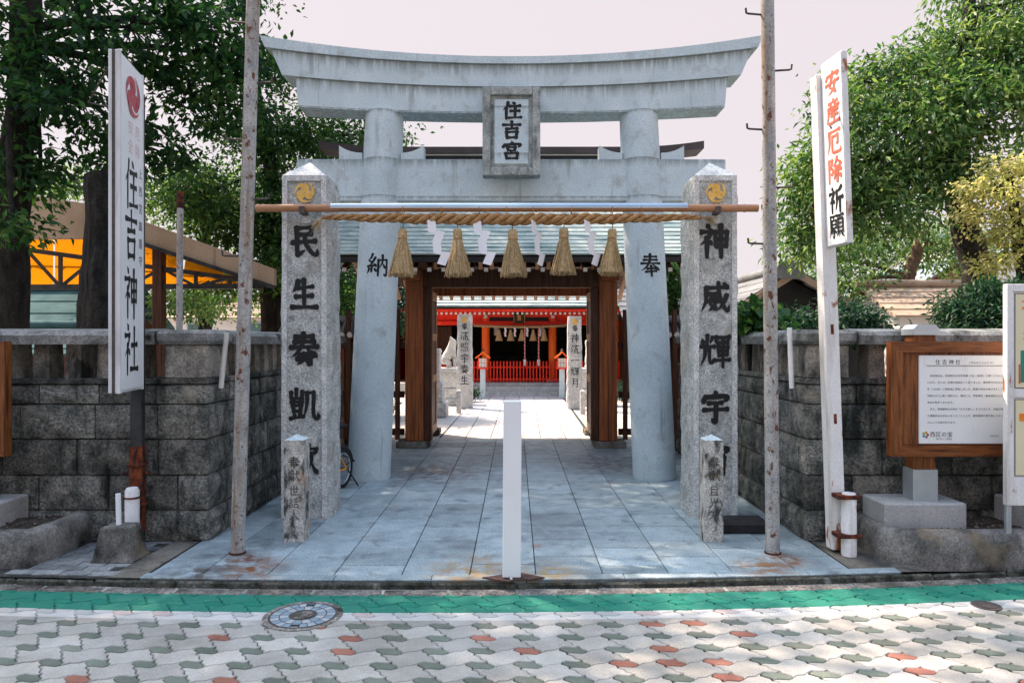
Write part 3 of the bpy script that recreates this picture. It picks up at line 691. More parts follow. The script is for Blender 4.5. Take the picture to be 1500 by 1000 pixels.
def wall(sgn, xc, xo, label):
    t = thing('stone_wall', (xc, 5.8, 0), label, 'wall'); rnd = random.Random(31 + sgn)
    YF, TH, YE = 5.80, .38, 10.35
    core = MB(); lo, hi = sorted((xc + sgn*.03, xo)); core.box(lo, hi, YF + .03, YF + TH - .03, 0, 1.25)
    lo, hi = sorted((xc + sgn*.03, xc + sgn*(TH - .03))); core.box(lo, hi, YF + .2, YE - .02, 0, 1.25); core.build('mortar_core', M['joint'], t)
    for ci in range(5):
        z0, z1 = ZC[ci], ZC[ci+1] - .006; bulge = .034 - .004*ci
        x = xc - sgn*(.030 - .006*ci); first = True
        while abs(x) < abs(xo) - .05:
            L = rnd.uniform(.40, .66); 
            if first and ci % 2: L *= .62
            first = False
            xe = x + sgn*L; a, b = sorted((x, xe - sgn*.006))
            rocky(a, b, YF - (.030 - .006*ci), YF + TH, z0, z1, bulge, rnd).build('block', M['wall'], t); x = xe
        y = YF + TH + .004
        while y < YE - .1:
            L = rnd.uniform(.38, .62); ye = min(y + L, YE)
            if YE - ye < .15: ye = YE
            a, b = sorted((xc - sgn*(.030 - .006*ci), xc + sgn*TH))
            rocky(a, b, y, ye - .006, z0, z1, bulge, rnd).build('block', M['wall'], t); y = ye
    # ledge
    def run_x(name, mat, z0, z1, dy0, dy1, step, over, c):
        x = xc - sgn*over
        while abs(x) < abs(xo) - .02:
            xe = x + sgn*(step + rnd.uniform(-.1, .1)); a, b = sorted((x, xe - sgn*.004))
            mb = MB(); mb.cbox(a, b, YF - dy0, YF + TH + dy1, z0, z1, c); mb.build(name, mat, t); x = xe
    def run_y(name, mat, z0, z1, dx0, dx1, step, c, ys):
        y = ys
        while y < YE - .02:
            ye = min(y + step + rnd.uniform(-.1, .1), YE)
            a, b = sorted((xc - sgn*dx0, xc + sgn*(TH + dx1)))
            mb = MB(); mb.cbox(a, b, y + .002, ye - .002, z0, z1, c); mb.build(name, mat, t); y = ye
    run_x('ledge_stone', M['wall'], 1.262, 1.305, .015, .01, .95, .015, .006)
    run_y('ledge_stone', M['wall'], 1.262, 1.305, .015, .01, .95, .006, YF + TH + .012)
    # balusters: tapered posts
    def post(x, y, w=.135, d=.2, corner=False):
        mb = MB(); k = .9
        a, b = w/2, d/2
        vs = [(x + sx*a, y + sy*b, 1.303) for sx, sy in ((-1,-1),(1,-1),(1,1),(-1,1))] + [(x + sx*a*k, y + sy*b*k, 1.582) for sx, sy in ((-1,-1),(1,-1),(1,1),(-1,1))]
        mb.add(vs, [(0,1,5,4),(1,2,6,5),(2,3,7,6),(3,0,4,7)]); mb.build('baluster', M['wall_post'], t)
    mb = MB(); a, b = sorted((xc + sgn*.005, xc + sgn*.345)); mb.cbox(a, b, YF + .005, YF + .35, 1.303, 1.582, .012); mb.build('corner_post', M['wall_post'], t)
    x = xc + sgn*.60
    while abs(x) < abs(xo) - .1: post(x, YF + .17); x += sgn*.262
    y = YF + .56
    while y < YE - .05: post(xc + sgn*.17, y, .2, .135); y += .262
    # coping with a sloped top
    def cap(name, a0, a1, axis):
        pr = [(-.05, 1.582), (-.055, 1.655), (-.025, 1.688), (.19, 1.712), (TH + .02, 1.69), (TH + .045, 1.655), (TH + .04, 1.582)]
        mb = MB(); lo, hi = sorted((a0, a1))
        if axis == 'x': mb.prism([(YF + p[0], p[1]) for p in pr], 'x', lo + .002, hi - .002)
        else:
            mb.prism([(xc + sgn*p[0], p[1]) for p in (pr if sgn > 0 else pr[::-1])], 'y', lo + .002, hi - .002)
        mb.build(name, M['wall_cap'], t)
    x = xc + sgn*.40
    mb = MB(); a, b = sorted((xc - sgn*.055, xc + sgn*.398)); mb.cbox(a, b, YF - .055, YF + .42, 1.582, 1.70, .03); mb.build('coping_stone', M['wall_cap'], t)
    while abs(x) < abs(xo) - .02:
        xe = x + sgn*(1.35 + rnd.uniform(-.1, .1)); cap('coping_stone', x, xe, 'x'); x = xe
    y = YF + .424
    while y < YE: ye = min(y + 1.35, YE + .03); cap('coping_stone', y, ye, 'y'); y = ye + (1 if ye > YE else 0)
    return t
wall(-1, -2.50, -9.0, 'rough granite block wall with short balusters behind the tall shrine name sign')
wall(1, 2.36, 9.0, 'rough granite block wall with short balusters behind the wooden notice board')
# thin white drain pipes tied to the wall corners
for px, sg, lab in ((320, -1, 'thin white pipe leaning on the wall left of the approach'), (1167, 1, 'thin white pipe tied to the wall right of the approach')):
    b = P(px, 562, 5.74); tpt = P(px + (5 if sg < 0 else -4), 487, 5.78)
    if sg > 0: b.x = 2.33; tpt.x = 2.33; b.y = 5.9; tpt.y = 5.9; b.z = 1.22; tpt.z = 1.72
    else: b.x = -2.50; tpt.x = -2.47; b.y = 5.95; tpt.y = 5.95; b.z = 1.22; tpt.z = 1.68
    mb = MB(); b.x -= sg*.055; tpt.x -= sg*.075; mb.tube([b, tpt], .020, 12)
    tag(mb.build('pipe', M['white_paint']), lab, 'pipe')
# ------------------------------------------------------------------ torii
TX, TY = -.045, 8.48
torii = thing('torii_gate', (TX, TY, 0), 'tall grey granite torii with curved double lintel spanning the approach', 'torii')
def pillar(sg):
    xb, xt = sg*1.69, sg*1.50; mb = MB(); pts = []; rad = []
    for z, r in ((0, .252), (.03, .252), (.6, .250), (1.6, .244), (2.8, .236), (4.0, .226), (4.30, .223)):
        pts.append((TX + xb + (xt - xb)*z/4.3, TY, z)); rad.append(r)
    mb.tube(pts, rad, 40); mb.build('pillar', M['torii'], torii)
pillar(-1); pillar(1)
def lintel(name, hw_t, hw_b, zt, zb, ct, cb_, y0, y1):
    """curved beam: top/bottom heights at centre zt, zb and end rises ct, cb_ (quadratic), half widths top/bottom"""
    mb = MB(); n = 28; vs = []
    for i in range(n+1):
        t = -1 + 2*i/n
        for (hw, z0, c, y) in ((hw_b, zb, cb_, y0), (hw_t, zt, ct, y0), (hw_t, zt, ct, y1), (hw_b, zb, cb_, y1)):
            x = t*hw; vs.append((TX + x, y, z0 + c*(abs(x)/2.85)**2))
    fs = [(i*4+k, i*4+(k+1) % 4, (i+1)*4+(k+1) % 4, (i+1)*4+k) for i in range(n) for k in range(4)]
    fs = [f[::-1] for f in fs] + [(0, 1, 2, 3), (n*4+3, n*4+2, n*4+1, n*4)]
    mb.add(vs, fs); return mb.build(name, M['torii'], torii)
lintel('lower_lintel', 2.50, 2.47, 4.545, 4.245, .155, .10, TY - .18, TY + .18)
lintel('upper_lintel', 2.78, 2.65, 4.80, 4.549, .19, .155, TY - .205, TY + .205)
lintel('crown_slab', 2.90, 2.84, 4.885, 4.804, .235, .19, TY - .235, TY + .235)
mb = MB(); mb.cbox(TX - 2.51, TX + 2.50, TY - .115, TY + .115, 3.245, 3.735, .012); mb.build('tie_beam', M['torii'], torii)
# wedges
for sg in (-1, 1):
    for side in (-1, 1):
        xp = TX + sg*(1.69 - .19*3.74/4.3); e = xp + side*.225; w = .27 * side
        poly = []
        for i in range(9):
            t = i/8; poly.append((e + w*t, 3.739 + .075 + .085*t**2.2))
        poly = [(e, 3.739)] + poly + [(e + w, 3.739)]
        if side < 0: poly = poly[::-1]
        mb = MB(); mb.prism(poly[::-1], 'y', TY - .09, TY + .09); mb.build('wedge', M['torii'], torii)
mb = MB(); mb.cbox(TX - .15, TX + .15, TY - .10, TY + .10, 3.737, 4.244, .01); mb.build('strut', M['torii'], torii)
# name plaque: heavy frame, stepped panel, brush letters
pl = thing('name_plaque', (TX, TY - .25, 3.47), 'framed stone name plaque with three black characters on the torii', 'plaque')
px0, px1, pz0, pz1 = TX - .325, TX + .325, 3.475, 4.47; yf = TY - .42; yb = TY - .24
for (a, b, c, d) in ((px0, px0 + .088, pz0, pz1), (px1 - .088, px1, pz0, pz1), (px0 + .0885, px1 - .0885, pz0, pz0 + .088), (px0 + .0885, px1 - .0885, pz1 - .088, pz1)):
    mb = MB(); mb.cbox(a, b, yf, yb, c, d, .008); mb.build('frame', M['plaque'], pl)
mb = MB(); mb.cbox(px0 + .085, px1 - .085, yf + .045, yb - .005, pz0 + .085, pz1 - .085, .004); mb.build('panel', M['plaque'], pl)
mb = MB(); mb.cbox(px0 + .128, px1 - .128, yf + .030, yb - .02, pz0 + .128, pz1 - .128, .012); mb.build('inner_panel', M['torii'], pl)
mb = MB(); mb.cbox(TX - .12, TX + .12, yb - .002, TY - .101, 3.75, 4.2, .004); mb.build('bracket', M['plaque'], pl)
for k, ch in enumerate('住吉宮'):
    write(pl, ch, (TX - .115, yf + .0285, 4.475 - .365 - k*.225), XU, ZU, YN, .235, .205, M['ink'], 16)
# offering characters on the two pillars, wrapped on the curved face
def on_pillar(ch, sg, ang, z, s):
    xb, xt = sg*1.69, sg*1.50; mb = brush(ch, 11); out = MB(); out.f = mb.f; out.sm = mb.sm
    for p in mb.v:
        zz = z + p[1]*s; cx = TX + xb + (xt - xb)*zz/4.3; r = .250 - (.250-.226)*(zz-.6)/3.4 + .0025 + p[2]*.012
        a = ang + (p[0] - .5)*s/r
        out.v.append((cx + r*math.sin(a), TY - r*math.cos(a), zz))
    out.build('character', M['ink'], torii)
on_pillar('納', -1, .16, 2.36, .255); on_pillar('奉', 1, .10, 2.36, .255)

# ------------------------------------------------------------------ inscribed stone pillars
def stone_pillar(label, xa, xb, Y, zc, za, chars, dep, seed, taper=.02):
    t = thing('inscribed_pillar', ((xa + xb)/2, Y + dep/2, 0), label, 'stone pillar', 'inscribed pillars in front of the torii')
    rnd = random.Random(seed); N_ = 30; w = xb - xa; xm = (xa + xb)/2
    def lim(z): k = taper*z/zc; return xa + k*.5, xb - k*.5
    # rough flanks and back
    mb = MB(); nd = 6
    rows = []
    prof_ = [rnd.uniform(0, 1) for _ in range(40)]
    for i in range(N_+1):
        z = zc*i/N_; l, r = lim(z); ring = []
        lowf = lambda s: .5*math.sin(i*.55 + s) + .5*math.sin(i*1.3 + s*2.1)
        for side in (0, 1):
            for j in range(nd+1):
                u = j/nd; y = Y + .016 + (dep - .016)*(u if side == 1 else 1 - u)
                bul = (0 if (j == (0 if side == 1 else nd)) else .012 + .014*abs(lowf(side*2 + j)) + rnd.uniform(0, .016))
                if i == N_: bul *= .2
                x = (r + bul) if side == 1 else (l - bul)
                if side == 1: ring.append((x, y, z))
                else: ring.append((x, y, z))
        rows.append(ring)
    m = len(rows[0]); vs = [p for r_ in rows for p in r_]
    # ring order: left side back->front (0..nd) then right side front->back
    fs = []
    for i in range(N_):
        for j in range(m-1):
            if j == nd: continue                                    # front face is built apart
            fs.append((i*m+j, i*m+j+1, (i+1)*m+j+1, (i+1)*m+j))
        fs.append((i*m+m-1, i*m, (i+1)*m, (i+1)*m+m-1))
    mb.add(vs, fs); mb.build('flank', M['pillar'], t)
    # front: dressed margins and a pecked panel set back
    mg = .045; l0, r0 = lim(0); l1, r1 = lim(zc)
    def strip_(p, name, mat):
        m2 = MB(); m2.add(*p); return m2.build(name, mat, t)
    fy, py = Y, Y + .014
    q = MB()
    q.add([(l0, fy, 0), (l0+mg, fy, 0), (l1+mg, fy, zc), (l1, fy, zc)], [(0, 1, 2, 3)])
    q.add([(r0-mg, fy, 0), (r0, fy, 0), (r1, fy, zc), (r1-mg, fy, zc)], [(0, 1, 2, 3)])
    q.add([(l1+mg, fy, zc-.05), (r1-mg, fy, zc-.05), (r1-mg, fy, zc), (l1+mg, fy, zc)], [(0, 1, 2, 3)])
    q.add([(l0, fy, 0), (l0, fy + .016, 0), (l1, fy + .016, zc), (l1, fy, zc)], [(0, 3, 2, 1)])
    q.add([(r0, fy, 0), (r0, fy + .016, 0), (r1, fy + .016, zc), (r1, fy, zc)], [(0, 1, 2, 3)])
    q.add([(l0+mg, fy, 0), (l0+mg, py, 0), (l1+mg, py, zc-.05), (l1+mg, fy, zc-.05)], [(0, 1, 2, 3)])
    q.add([(r0-mg, fy, 0), (r0-mg, py, 0), (r1-mg, py, zc-.05), (r1-mg, fy, zc-.05)], [(0, 3, 2, 1)])
    q.add([(l1+mg, fy, zc-.05), (r1-mg, fy, zc-.05), (r1-mg, py, zc-.05), (l1+mg, py, zc-.05)], [(0, 1, 2, 3)])
    q.build('dressed_margin', M['pillar_edge'], t)
    q = MB(); nx, nz = 5, 34; vs = []
    for j in range(nz+1):
        z = (zc-.05)*j/nz; l, r = lim(z)
        for i in range(nx+1): vs.append((l + mg + (r-l-2*mg)*i/nx, py + (rnd.uniform(-.0045, .0045) if 0 < i < nx else 0), z))
    q.add(vs, [(j*(nx+1)+i, j*(nx+1)+i+1, (j+1)*(nx+1)+i+1, (j+1)*(nx+1)+i) for j in range(nz) for i in range(nx)]); q.build('pecked_panel', M['pillar'], t)
    q = MB(); ap = ((l1+r1)/2, Y + dep/2, za); c4 = [(l1, Y, zc), (r1, Y, zc), (r1, Y + dep, zc), (l1, Y + dep, zc)]
    q.add(c4 + [ap], [(0,1,4),(1,2,4),(2,3,4),(3,0,4)]); q.build('pyramid_cap', M['pillar_edge'], t)
    for ch, zc_, s in chars:
        s *= 1.16; write(t, ch, (xm - s*.50, Y + .0075, zc_ - s*.52), XU, ZU, YN, s*.98, s*1.06, M['ink'], 15.5)
    tomoe(t, (xm + .005, Y + .008, zc - .155), XU, ZU, YN, .093, M['gold'])
    return t
Zs = lambda py: 1.6 - (py - 501)*6.49/1050
stone_pillar('tall inscribed stone pillar left of the approach, gold crest above five black characters', -2.122, -1.706, 6.49, 3.11, 3.275,
             [('民', Zs(353), .235), ('生', Zs(431), .225), ('奏', Zs(512), .245), ('凱', Zs(593), .245), ('歌', Zs(673), .24)], .40, 1, .02)
stone_pillar('tall inscribed stone pillar right of the approach, gold crest above five black characters', 1.615, 2.012, 6.49, 3.11, 3.275,
             [('神', Zs(353), .250), ('威', Zs(436), .235), ('輝', Zs(514), .245), ('宇', Zs(596), .235), ('宙', Zs(673), .24)], .42, 2, .012)
# small offering posts
def small_post(label, xa, xb, Y, zt, za, text):
    t = thing('offering_post', ((xa+xb)/2, Y + .075, 0), label, 'stone post', 'small pointed posts before the pillars')
    rnd = random.Random(int(xa*100)); mb = MB(); d = xb - xa; n = 16; vs = []
    for i in range(n+1):
        z = zt*i/n
        for (x, y) in ((xa, Y), ((xa+xb)/2, Y), (xb, Y), (xb, Y + d/2), (xb, Y + d), ((xa+xb)/2, Y+d), (xa, Y + d), (xa, Y + d/2)):
            vs.append((x + rnd.uniform(-.002, .002), y + rnd.uniform(-.0015, .0015), z))
    mb.add(vs, [(i*8+k, i*8+(k+1) % 8, (i+1)*8+(k+1) % 8, (i+1)*8+k) for i in range(n) for k in range(8)]); mb.build('shaft', M['post_stone'], t)
    q = MB(); q.add([(xa, Y, zt), (xb, Y, zt), (xb, Y+d, zt), (xa, Y+d, zt), ((xa+xb)/2, Y+d/2, za)], [(0,1,4),(1,2,4),(2,3,4),(3,0,4)]); q.build('pyramid_cap', M['torii'], t)
    z = .64
    for k, ch in enumerate('奉獻'):
        write(t, ch, ((xa+xb)/2 - .046, Y - .003, z - .105*k - .05), XU, ZU, YN, .095, .095, M['ink_worn'], 9)
    for k, ch in enumerate(text):
        print_text(t, ch, ((xa+xb)/2 - .042, Y - .003, z - .225 - .098*k - .035), XU, ZU, YN, .088, M['ink_worn'], 'character')
    return t
small_post('small pointed stone post in front of the left inscribed pillar', -1.853, -1.693, 5.735, .815, .855, '世話人')
small_post('small pointed stone post in front of the right inscribed pillar', 1.513, 1.663, 5.735, .815, .855, '且光刀')
# black rubber ramp beside the right pillar
mb = MB(); mb.prism([(5.98, .004), (5.98, .075), (6.05, .105), (6.20, .105), (6.20, .004)], 'x', 1.70, 2.10)
tag(mb.build('rubber_ramp', M['tyre']), 'black rubber ramp wedge beside the right inscribed pillar', 'ramp')

# ------------------------------------------------------------------ bamboo pole, rope, tassels and paper streamers
BY, BZ = 6.40, 2.795
bam = thing('bamboo_pole', (0, BY, BZ), 'bamboo pole with shiny metal cover hung across the two inscribed pillars', 'pole')
def bseg(x0, x1):
    mb = MB(); xs = [x0]
    pts, rad = [], []; n = max(2, int((x1-x0)/.02)); nodes_ = [x0 + .02 + .155*k for k in range(int((x1-x0)/.155) + 1)]
    for i in range(n+1):
        x = x0 + (x1-x0)*i/n; r = .034
        dmin = min(abs(x - q) for q in nodes_); r += .004*math.exp(-(dmin/.008)**2) - .002*math.exp(-((dmin-.014)/.008)**2)
        pts.append((x, BY, BZ)); rad.append(r)
    mb.tube(pts, rad, 16); mb.build('bamboo', M['bamboo'], bam)
bseg(-2.315, 2.165)
mb = MB(); n = 12; prof2 = [(.042*math.sin(a), .042*math.cos(a)) for a in [R(-105 + 210*i/n) for i in range(n+1)]]
vs = [(x, BY + p[0], BZ + p[1] + .004) for x in (-1.645, 1.535) for p in prof2]
mb.add(vs, [(i, n+1+i, n+2+i, i+1) for i in range(n)], True); mb.build('metal_cover', M['cover'], bam)
for x in (-1.895, 1.80):
    mb = MB(); mb.cbox(x - .024, x + .024, BY - .046, BY + .075, BZ - .055, BZ + .012, .004); mb.build('bracket', M['iron'], bam)
    mb = MB(); mb.cbox(x - .033, x + .045, BY + .055, BY + .082, BZ - .125, BZ - .06, .004); mb.build('bracket', M['pillar_edge'], bam)
rope = thing('sacred_rope', (0, BY, BZ - .09), 'twisted straw rope hanging below the bamboo pole', 'rope')
RX0, RX1 = -1.72, 1.66
def rope_c(t):
    x = RX0 + (RX1-RX0)*t; r = .014 + .037*math.sin(math.pi*min(1, max(0, t)))**.55
    return x, BZ - .082 - .02*math.sin(math.pi*t) - .004*math.cos(t*50), r
for s in range(3):
    pts, rad = [], []; n = 420
    for i in range(n+1):
        t = i/n; x, z, r = rope_c(t); a = 2*math.pi*(s/3 + t*11.5)
        pts.append((x, BY - .012 + r*.60*math.sin(a), z + r*.60*math.cos(a))); rad.append(r*.50)
    mb = MB(); mb.tube(pts, rad, 9); mb.build('strand', M['rope'], rope)
fz = MB(); rnd = random.Random(8)
for (x, sg) in ((RX0, -1), (RX1, 1)):                                # frayed ends
    for k in range(46):
        a = rnd.uniform(-.5, .5); L = rnd.uniform(.08, .15)
        p0 = Vector((x, BY - .02 + rnd.uniform(-.008, .008), BZ - .085)); d = Vector((sg*.55 + rnd.uniform(-.35, .35), rnd.uniform(-.25, .1), -.75 + a*.6))
        if sg > 0: d = Vector((.9, rnd.uniform(-.25, .1), -.25 + a*.8))
        fz.tube([p0, p0 + d*L*.5, p0 + d*L + Vector((0, 0, -.01))], [.0022, .002, .0012], 3, False)
for k in range(90):                                                  # loose straws along the rope
    t = rnd.uniform(.12, .88); x, z, r = rope_c(t); L = rnd.uniform(.02, .05)
    p0 = Vector((x, BY - r*.9, z - r*rnd.uniform(.2, .8))); d = Vector((rnd.uniform(-1, 1), rnd.uniform(-.5, .1), -rnd.uniform(.2, .8)))
    fz.tube([p0, p0 + d*L], [.0014, .0008], 3, False)
fz.build('frayed_straw', M['straw'], rope)['kind'] = 'stuff'
for x in (-1.0, -.66, -.32, -.08, .16, .50, .86, 1.12):
    _, z, r = rope_c((x - RX0)/(RX1-RX0)); pts = [(x, BY + .049*math.sin(a), BZ - .035 + .076*math.cos(a)) for a in [2*math.pi*i/14 for i in range(15)]]
    mb = MB(); mb.tube(pts, .004, 5, False); mb.build('tie', M['rope'], rope)
tas = thing('straw_tassel', (0, BY - .02, 0), 'x', 'tassel', 'straw tassels on the rope')
rnd = random.Random(14); mb = MB(); top = 0.0
for k in range(230):
    a = rnd.uniform(0, 2*math.pi); q = math.sqrt(rnd.random()); r0 = .034*q; r1 = .118*q + rnd.uniform(-.008, .008); L = .335 + rnd.uniform(-.022, .016)
    c, s_ = math.cos(a), math.sin(a); bw = rnd.uniform(-.01, .01)
    mb.tube([(r0*c, r0*s_, -.085), (r0*c + (r1-r0)*c*.42 + bw, r0*s_ + (r1-r0)*s_*.42, -.085 - L*.45), (r1*c, r1*s_, -.085 - L)], [.0042, .0045, .0032], 3, False)
mb.v = [(p[0], BY - .02 + p[1], p[2]) for p in mb.v]; mb.build('straw_skirt', M['straw'], tas)
core = MB(); core.tube([(0, BY - .02, -.08), (0, BY - .02, -.2), (0, BY - .02, -.40)], [.03, .055, .095], 14); core.build('straw_core', M['straw'], tas)
hd = MB()
for k in range(26):
    a = 2*math.pi*k/26; hd.tube([(.026*math.cos(a), BY - .02 + .026*math.sin(a), -.004), (.036*math.cos(a), BY - .02 + .036*math.sin(a), -.03), (.034*math.cos(a), BY - .02 + .034*math.sin(a), -.10)], .006, 4)
hd.build('bound_head', M['straw'], tas)
bd = MB(); bd.tube([(.0385*math.cos(a), BY - .02 + .0385*math.sin(a), -.092 + a*.0006) for a in [2*math.pi*i/16 for i in range(33)]], .0045, 5, False); bd.build('binding', M['rope'], tas)
co = MB(); co.tube([(0, BY - .02, -.005), (.004, BY - .02, .03), (0, BY - .02, .085)], .004, 5, False); co.build('cord', M['iron'], tas)
tlab = ['straw tassel nearest the left inscribed pillar', 'straw tassel second from the left on the rope', 'straw tassel in the middle of the rope', 'straw tassel second from the right on the rope', 'straw tassel nearest the right inscribed pillar']
for k, (px, py) in enumerate(((590, 335), (670, 335), (751, 336), (826, 334), (897, 335))):
    o = tas if k == 0 else copy_tree(tas); w = P(px, py, BY - .02)
    o.location = (w.x, BY - .02, w.z); o['label'] = tlab[k]
    o.rotation_euler = ([.02, -.03, .01, .04, -.02][k], [.03, -.02, .015, -.035, .04][k], [0, 1.9, 3.4, .8, 5.0][k]); o.scale = [(1.0,)*3, (1.02, 1.02, 1.0), (1.06, 1.06, .99), (1.03, 1.03, .97), (.98, .98, .97)][k]
for o in [o for o in COL.objects if o.name.startswith('straw_tassel')]:
    for ch in o.children: ch.matrix_parent_inverse = Matrix.Translation((0, -(BY - .02), 0))
slab_ = ['zigzag paper streamer between the first and second tassels from the left', 'zigzag paper streamer between the second tassel and the middle one', 'zigzag paper streamer just right of the middle tassel', 'zigzag paper streamer between the two right-hand tassels']
for k, px in enumerate((632, 702, 782, 860)):
    top = P(px, 322, BY - .05); y = top.y; mb = MB(); z = top.z; w, h = .075, .125
    rot = [.15, -.1, .9, .7][k]; sgn = [1, 1, 1, 1][k]; x = -.045
    quads = []
    for i in range(4):
        xo = -.04 + (i % 2)*.028 + i*.024 - (.02 if k == 1 else 0)
        zt = -i*.094; s = -.018 if i % 2 == 0 else .016
        quads.append([(xo + .02 + s, zt, .005*i), (xo + .02 + w + s, zt - .012, .005*i + .004), (xo + w - s*.6, zt - h, .005*i + .008), (xo - s*.6, zt - h + .018, .005*i + .004)])
    for q in quads:
        mb.add([(top.x + p[0]*math.cos(rot), y + p[0]*math.sin(rot) - p[2], z + p[1]) for p in q], [(0, 1, 2, 3)])
        mb.add([(top.x + p[0]*math.cos(rot), y + p[0]*math.sin(rot) - p[2] + .0012, z + p[1]) for p in q], [(3, 2, 1, 0)])
    tag(mb.build('paper_streamer', M['paper']), slab_[k], 'paper streamer', 'paper streamers on the rope')
# ------------------------------------------------------------------ banner poles with rungs
def banner_pole(label, bx, by, tx, ty, ys, sides, seed):
    b = P(bx, by, 5.44); b.z = 0; tpt = P(tx, ty, 5.44); d = (tpt - b)
    top = b + d*(7.2/d.z)
    t = thing('banner_pole', b, label, 'pole', 'banner poles')
    mb = MB(); n = 14; mb.tube([b + (top-b)*(i/n) for i in range(n+1)], [.053 - .006*i/n for i in range(n+1)], 20); mb.build('shaft', M['pole'], t)
    mb = MB(); mb.tube([b + Vector((0, 0, .0)), b + Vector((0, 0, .012))], .062, 20); mb.build('collar', M['rust'], t)
    for py, sd in zip(ys, sides):
        z = H - (py - CY)*5.44/F; c = b + d*(z/d.z)
        if z < .6: continue
        mb = MB(); p = [c + Vector((sd*.045, 0, 0)), c + Vector((sd*.155, -.02, 0)), c + Vector((sd*.168, -.022, .004)), c + Vector((sd*.172, -.022, .04))]
        mb.tube(p, .008, 7); mb.build('rung', M['iron'], t)
    return t
k = [22, 104, 190, 275, 357, 441]
banner_pole('rusty white banner pole with rungs left of the torii', 348, 810, 371, 0, [-145, -62, 34, 122, 205, 292, 375], [1, -1, -1, 1, -1, 1, -1], 1)
banner_pole('rusty white banner pole with rungs right of the torii', 1132, 810, 1124, 0, [-145, -60, 22, 104, 190, 275, 357], [1, 1, -1, 1, -1, 1, -1], 2)

# ------------------------------------------------------------------ tall shrine name sign on the left, edge-on to the street
sg = thing('name_sign', (-2.97, 5.68, 0), 'tall white sign board reading the shrine name in black on a dark rusty post', 'sign')
mb = MB(); mb.cbox(-2.972, -2.885, 5.64, 5.73, .0, 3.58, .006); mb.build('post', M['pole_dark'], sg)
mb = MB(); mb.cbox(-2.977, -2.880, 5.635, 5.735, .10, .78, .004); mb.build('rusted_sleeve', M['rust'], sg)
for z in (.62, .30):
    mb = MB(); mb.cbox(-2.99, -2.866, 5.622, 5.748, z, z + .022, .004); mb.build('clamp', M['rust'], sg)
for s in (-1, 1):
    mb = MB(); mb.tube([(-2.93 + s*.07, 5.66, .565), (-2.93 + s*.10, 5.66, .565)], .014, 6); mb.build('bolt', M['rust'], sg)
y0, y1, z0, z1 = 5.08, 5.60, 1.235, 3.685; xf = -2.865
mb = MB(); mb.cbox(xf - .075, xf - .004, y0, y1, z0, z1, .004); mb.build('box', M['white_panel'], sg)
mb = MB(); mb.cbox(xf - .002, xf + .002, y0 + .03, y1 - .012, z0 + .02, z1 - .02, .001); mb.build('face', M['white_clean'], sg)
for (a, b, c, d) in ((y0 - .003, y0 + .022, z0 - .003, z1 + .003), (y1 - .012, y1 + .003, z0 - .003, z1 + .003)):
    mb = MB(); mb.cbox(xf - .02, xf + .006, a, b, c, d, .002); mb.build('trim', M['white_panel'], sg)
mb = MB(); mb.box(xf - .05, xf - .03, y0 - .0035, y0 + .001, z0, z1); mb.build('seam', M['iron'], sg)
for z in (1.5, 3.3):
    mb = MB(); mb.cbox(-2.95, -2.92, 5.56, 5.66, z, z + .05, .003); mb.build('arm', M['pole_dark'], sg)
UY = (0, 1, 0); NX = (1, 0, 0)
def zsign(py): return H - (py - CY)*5.34/F
tomoe(sg, (xf + .003, 5.355, 3.44), UY, ZU, NX, .155, M['crimson'])
for k, ch in enumerate('住吉神社'):
    zc = zsign([270, 345, 429, 511][k]); write(sg, ch, (xf + .003, 5.17, zc - .19), UY, ZU, NX, .30, .38, M['ink'], 10)
for k, ch in enumerate('上西宮鎮護守'):
    print_text(sg, ch, (xf + .003, 5.49, zsign(243 + 26.5*k) - .045), UY, ZU, NX, .085, M['ink'], 'character')
for k, (a, b) in enumerate((('安', '厄'), ('全', '除'))):
    zc = zsign(186 + 27*k); print_text(sg, a, (xf + .003, 5.25, zc - .05), UY, ZU, NX, .11, M['pale_red'], 'character'); print_text(sg, b, (xf + .003, 5.41, zc - .05), UY, ZU, NX, .11, M['pale_red'], 'character')
# wire bracket at the top
mb = MB(); mb.tube([(xf - .06, 5.12, 3.62), (-3.22, 5.5, 3.42)], .006, 5); mb.tube([(-3.22, 5.5, 3.42), (-2.99, 5.64, 3.42)], .006, 5); mb.build('stay', M['iron'], sg)
sg.rotation_euler = (0, 0, R(11)); sg.location = (-3.04, 5.68, 0)
# white stub pipe strapped to the post
st = thing('stub_pipe', (-2.96, 5.56, 0), 'short rusty white stub pipe strapped to the dark sign post', 'pipe')
mb = MB(); mb.tube([(-2.97, 5.555, .0), (-2.97, 5.555, .45), (-2.97, 5.555, .475)], [.052, .052, .04], 18); mb.build('tube', M['white_paint'], st)
for z in (.07, .40):
    mb = MB(); mb.tube([(-2.97 + .055*math.cos(a), 5.555 + .055*math.sin(a), z) for a in [2*math.pi*i/18 for i in range(19)]], .008, 5, False); mb.build('strap', M['rust'], st)
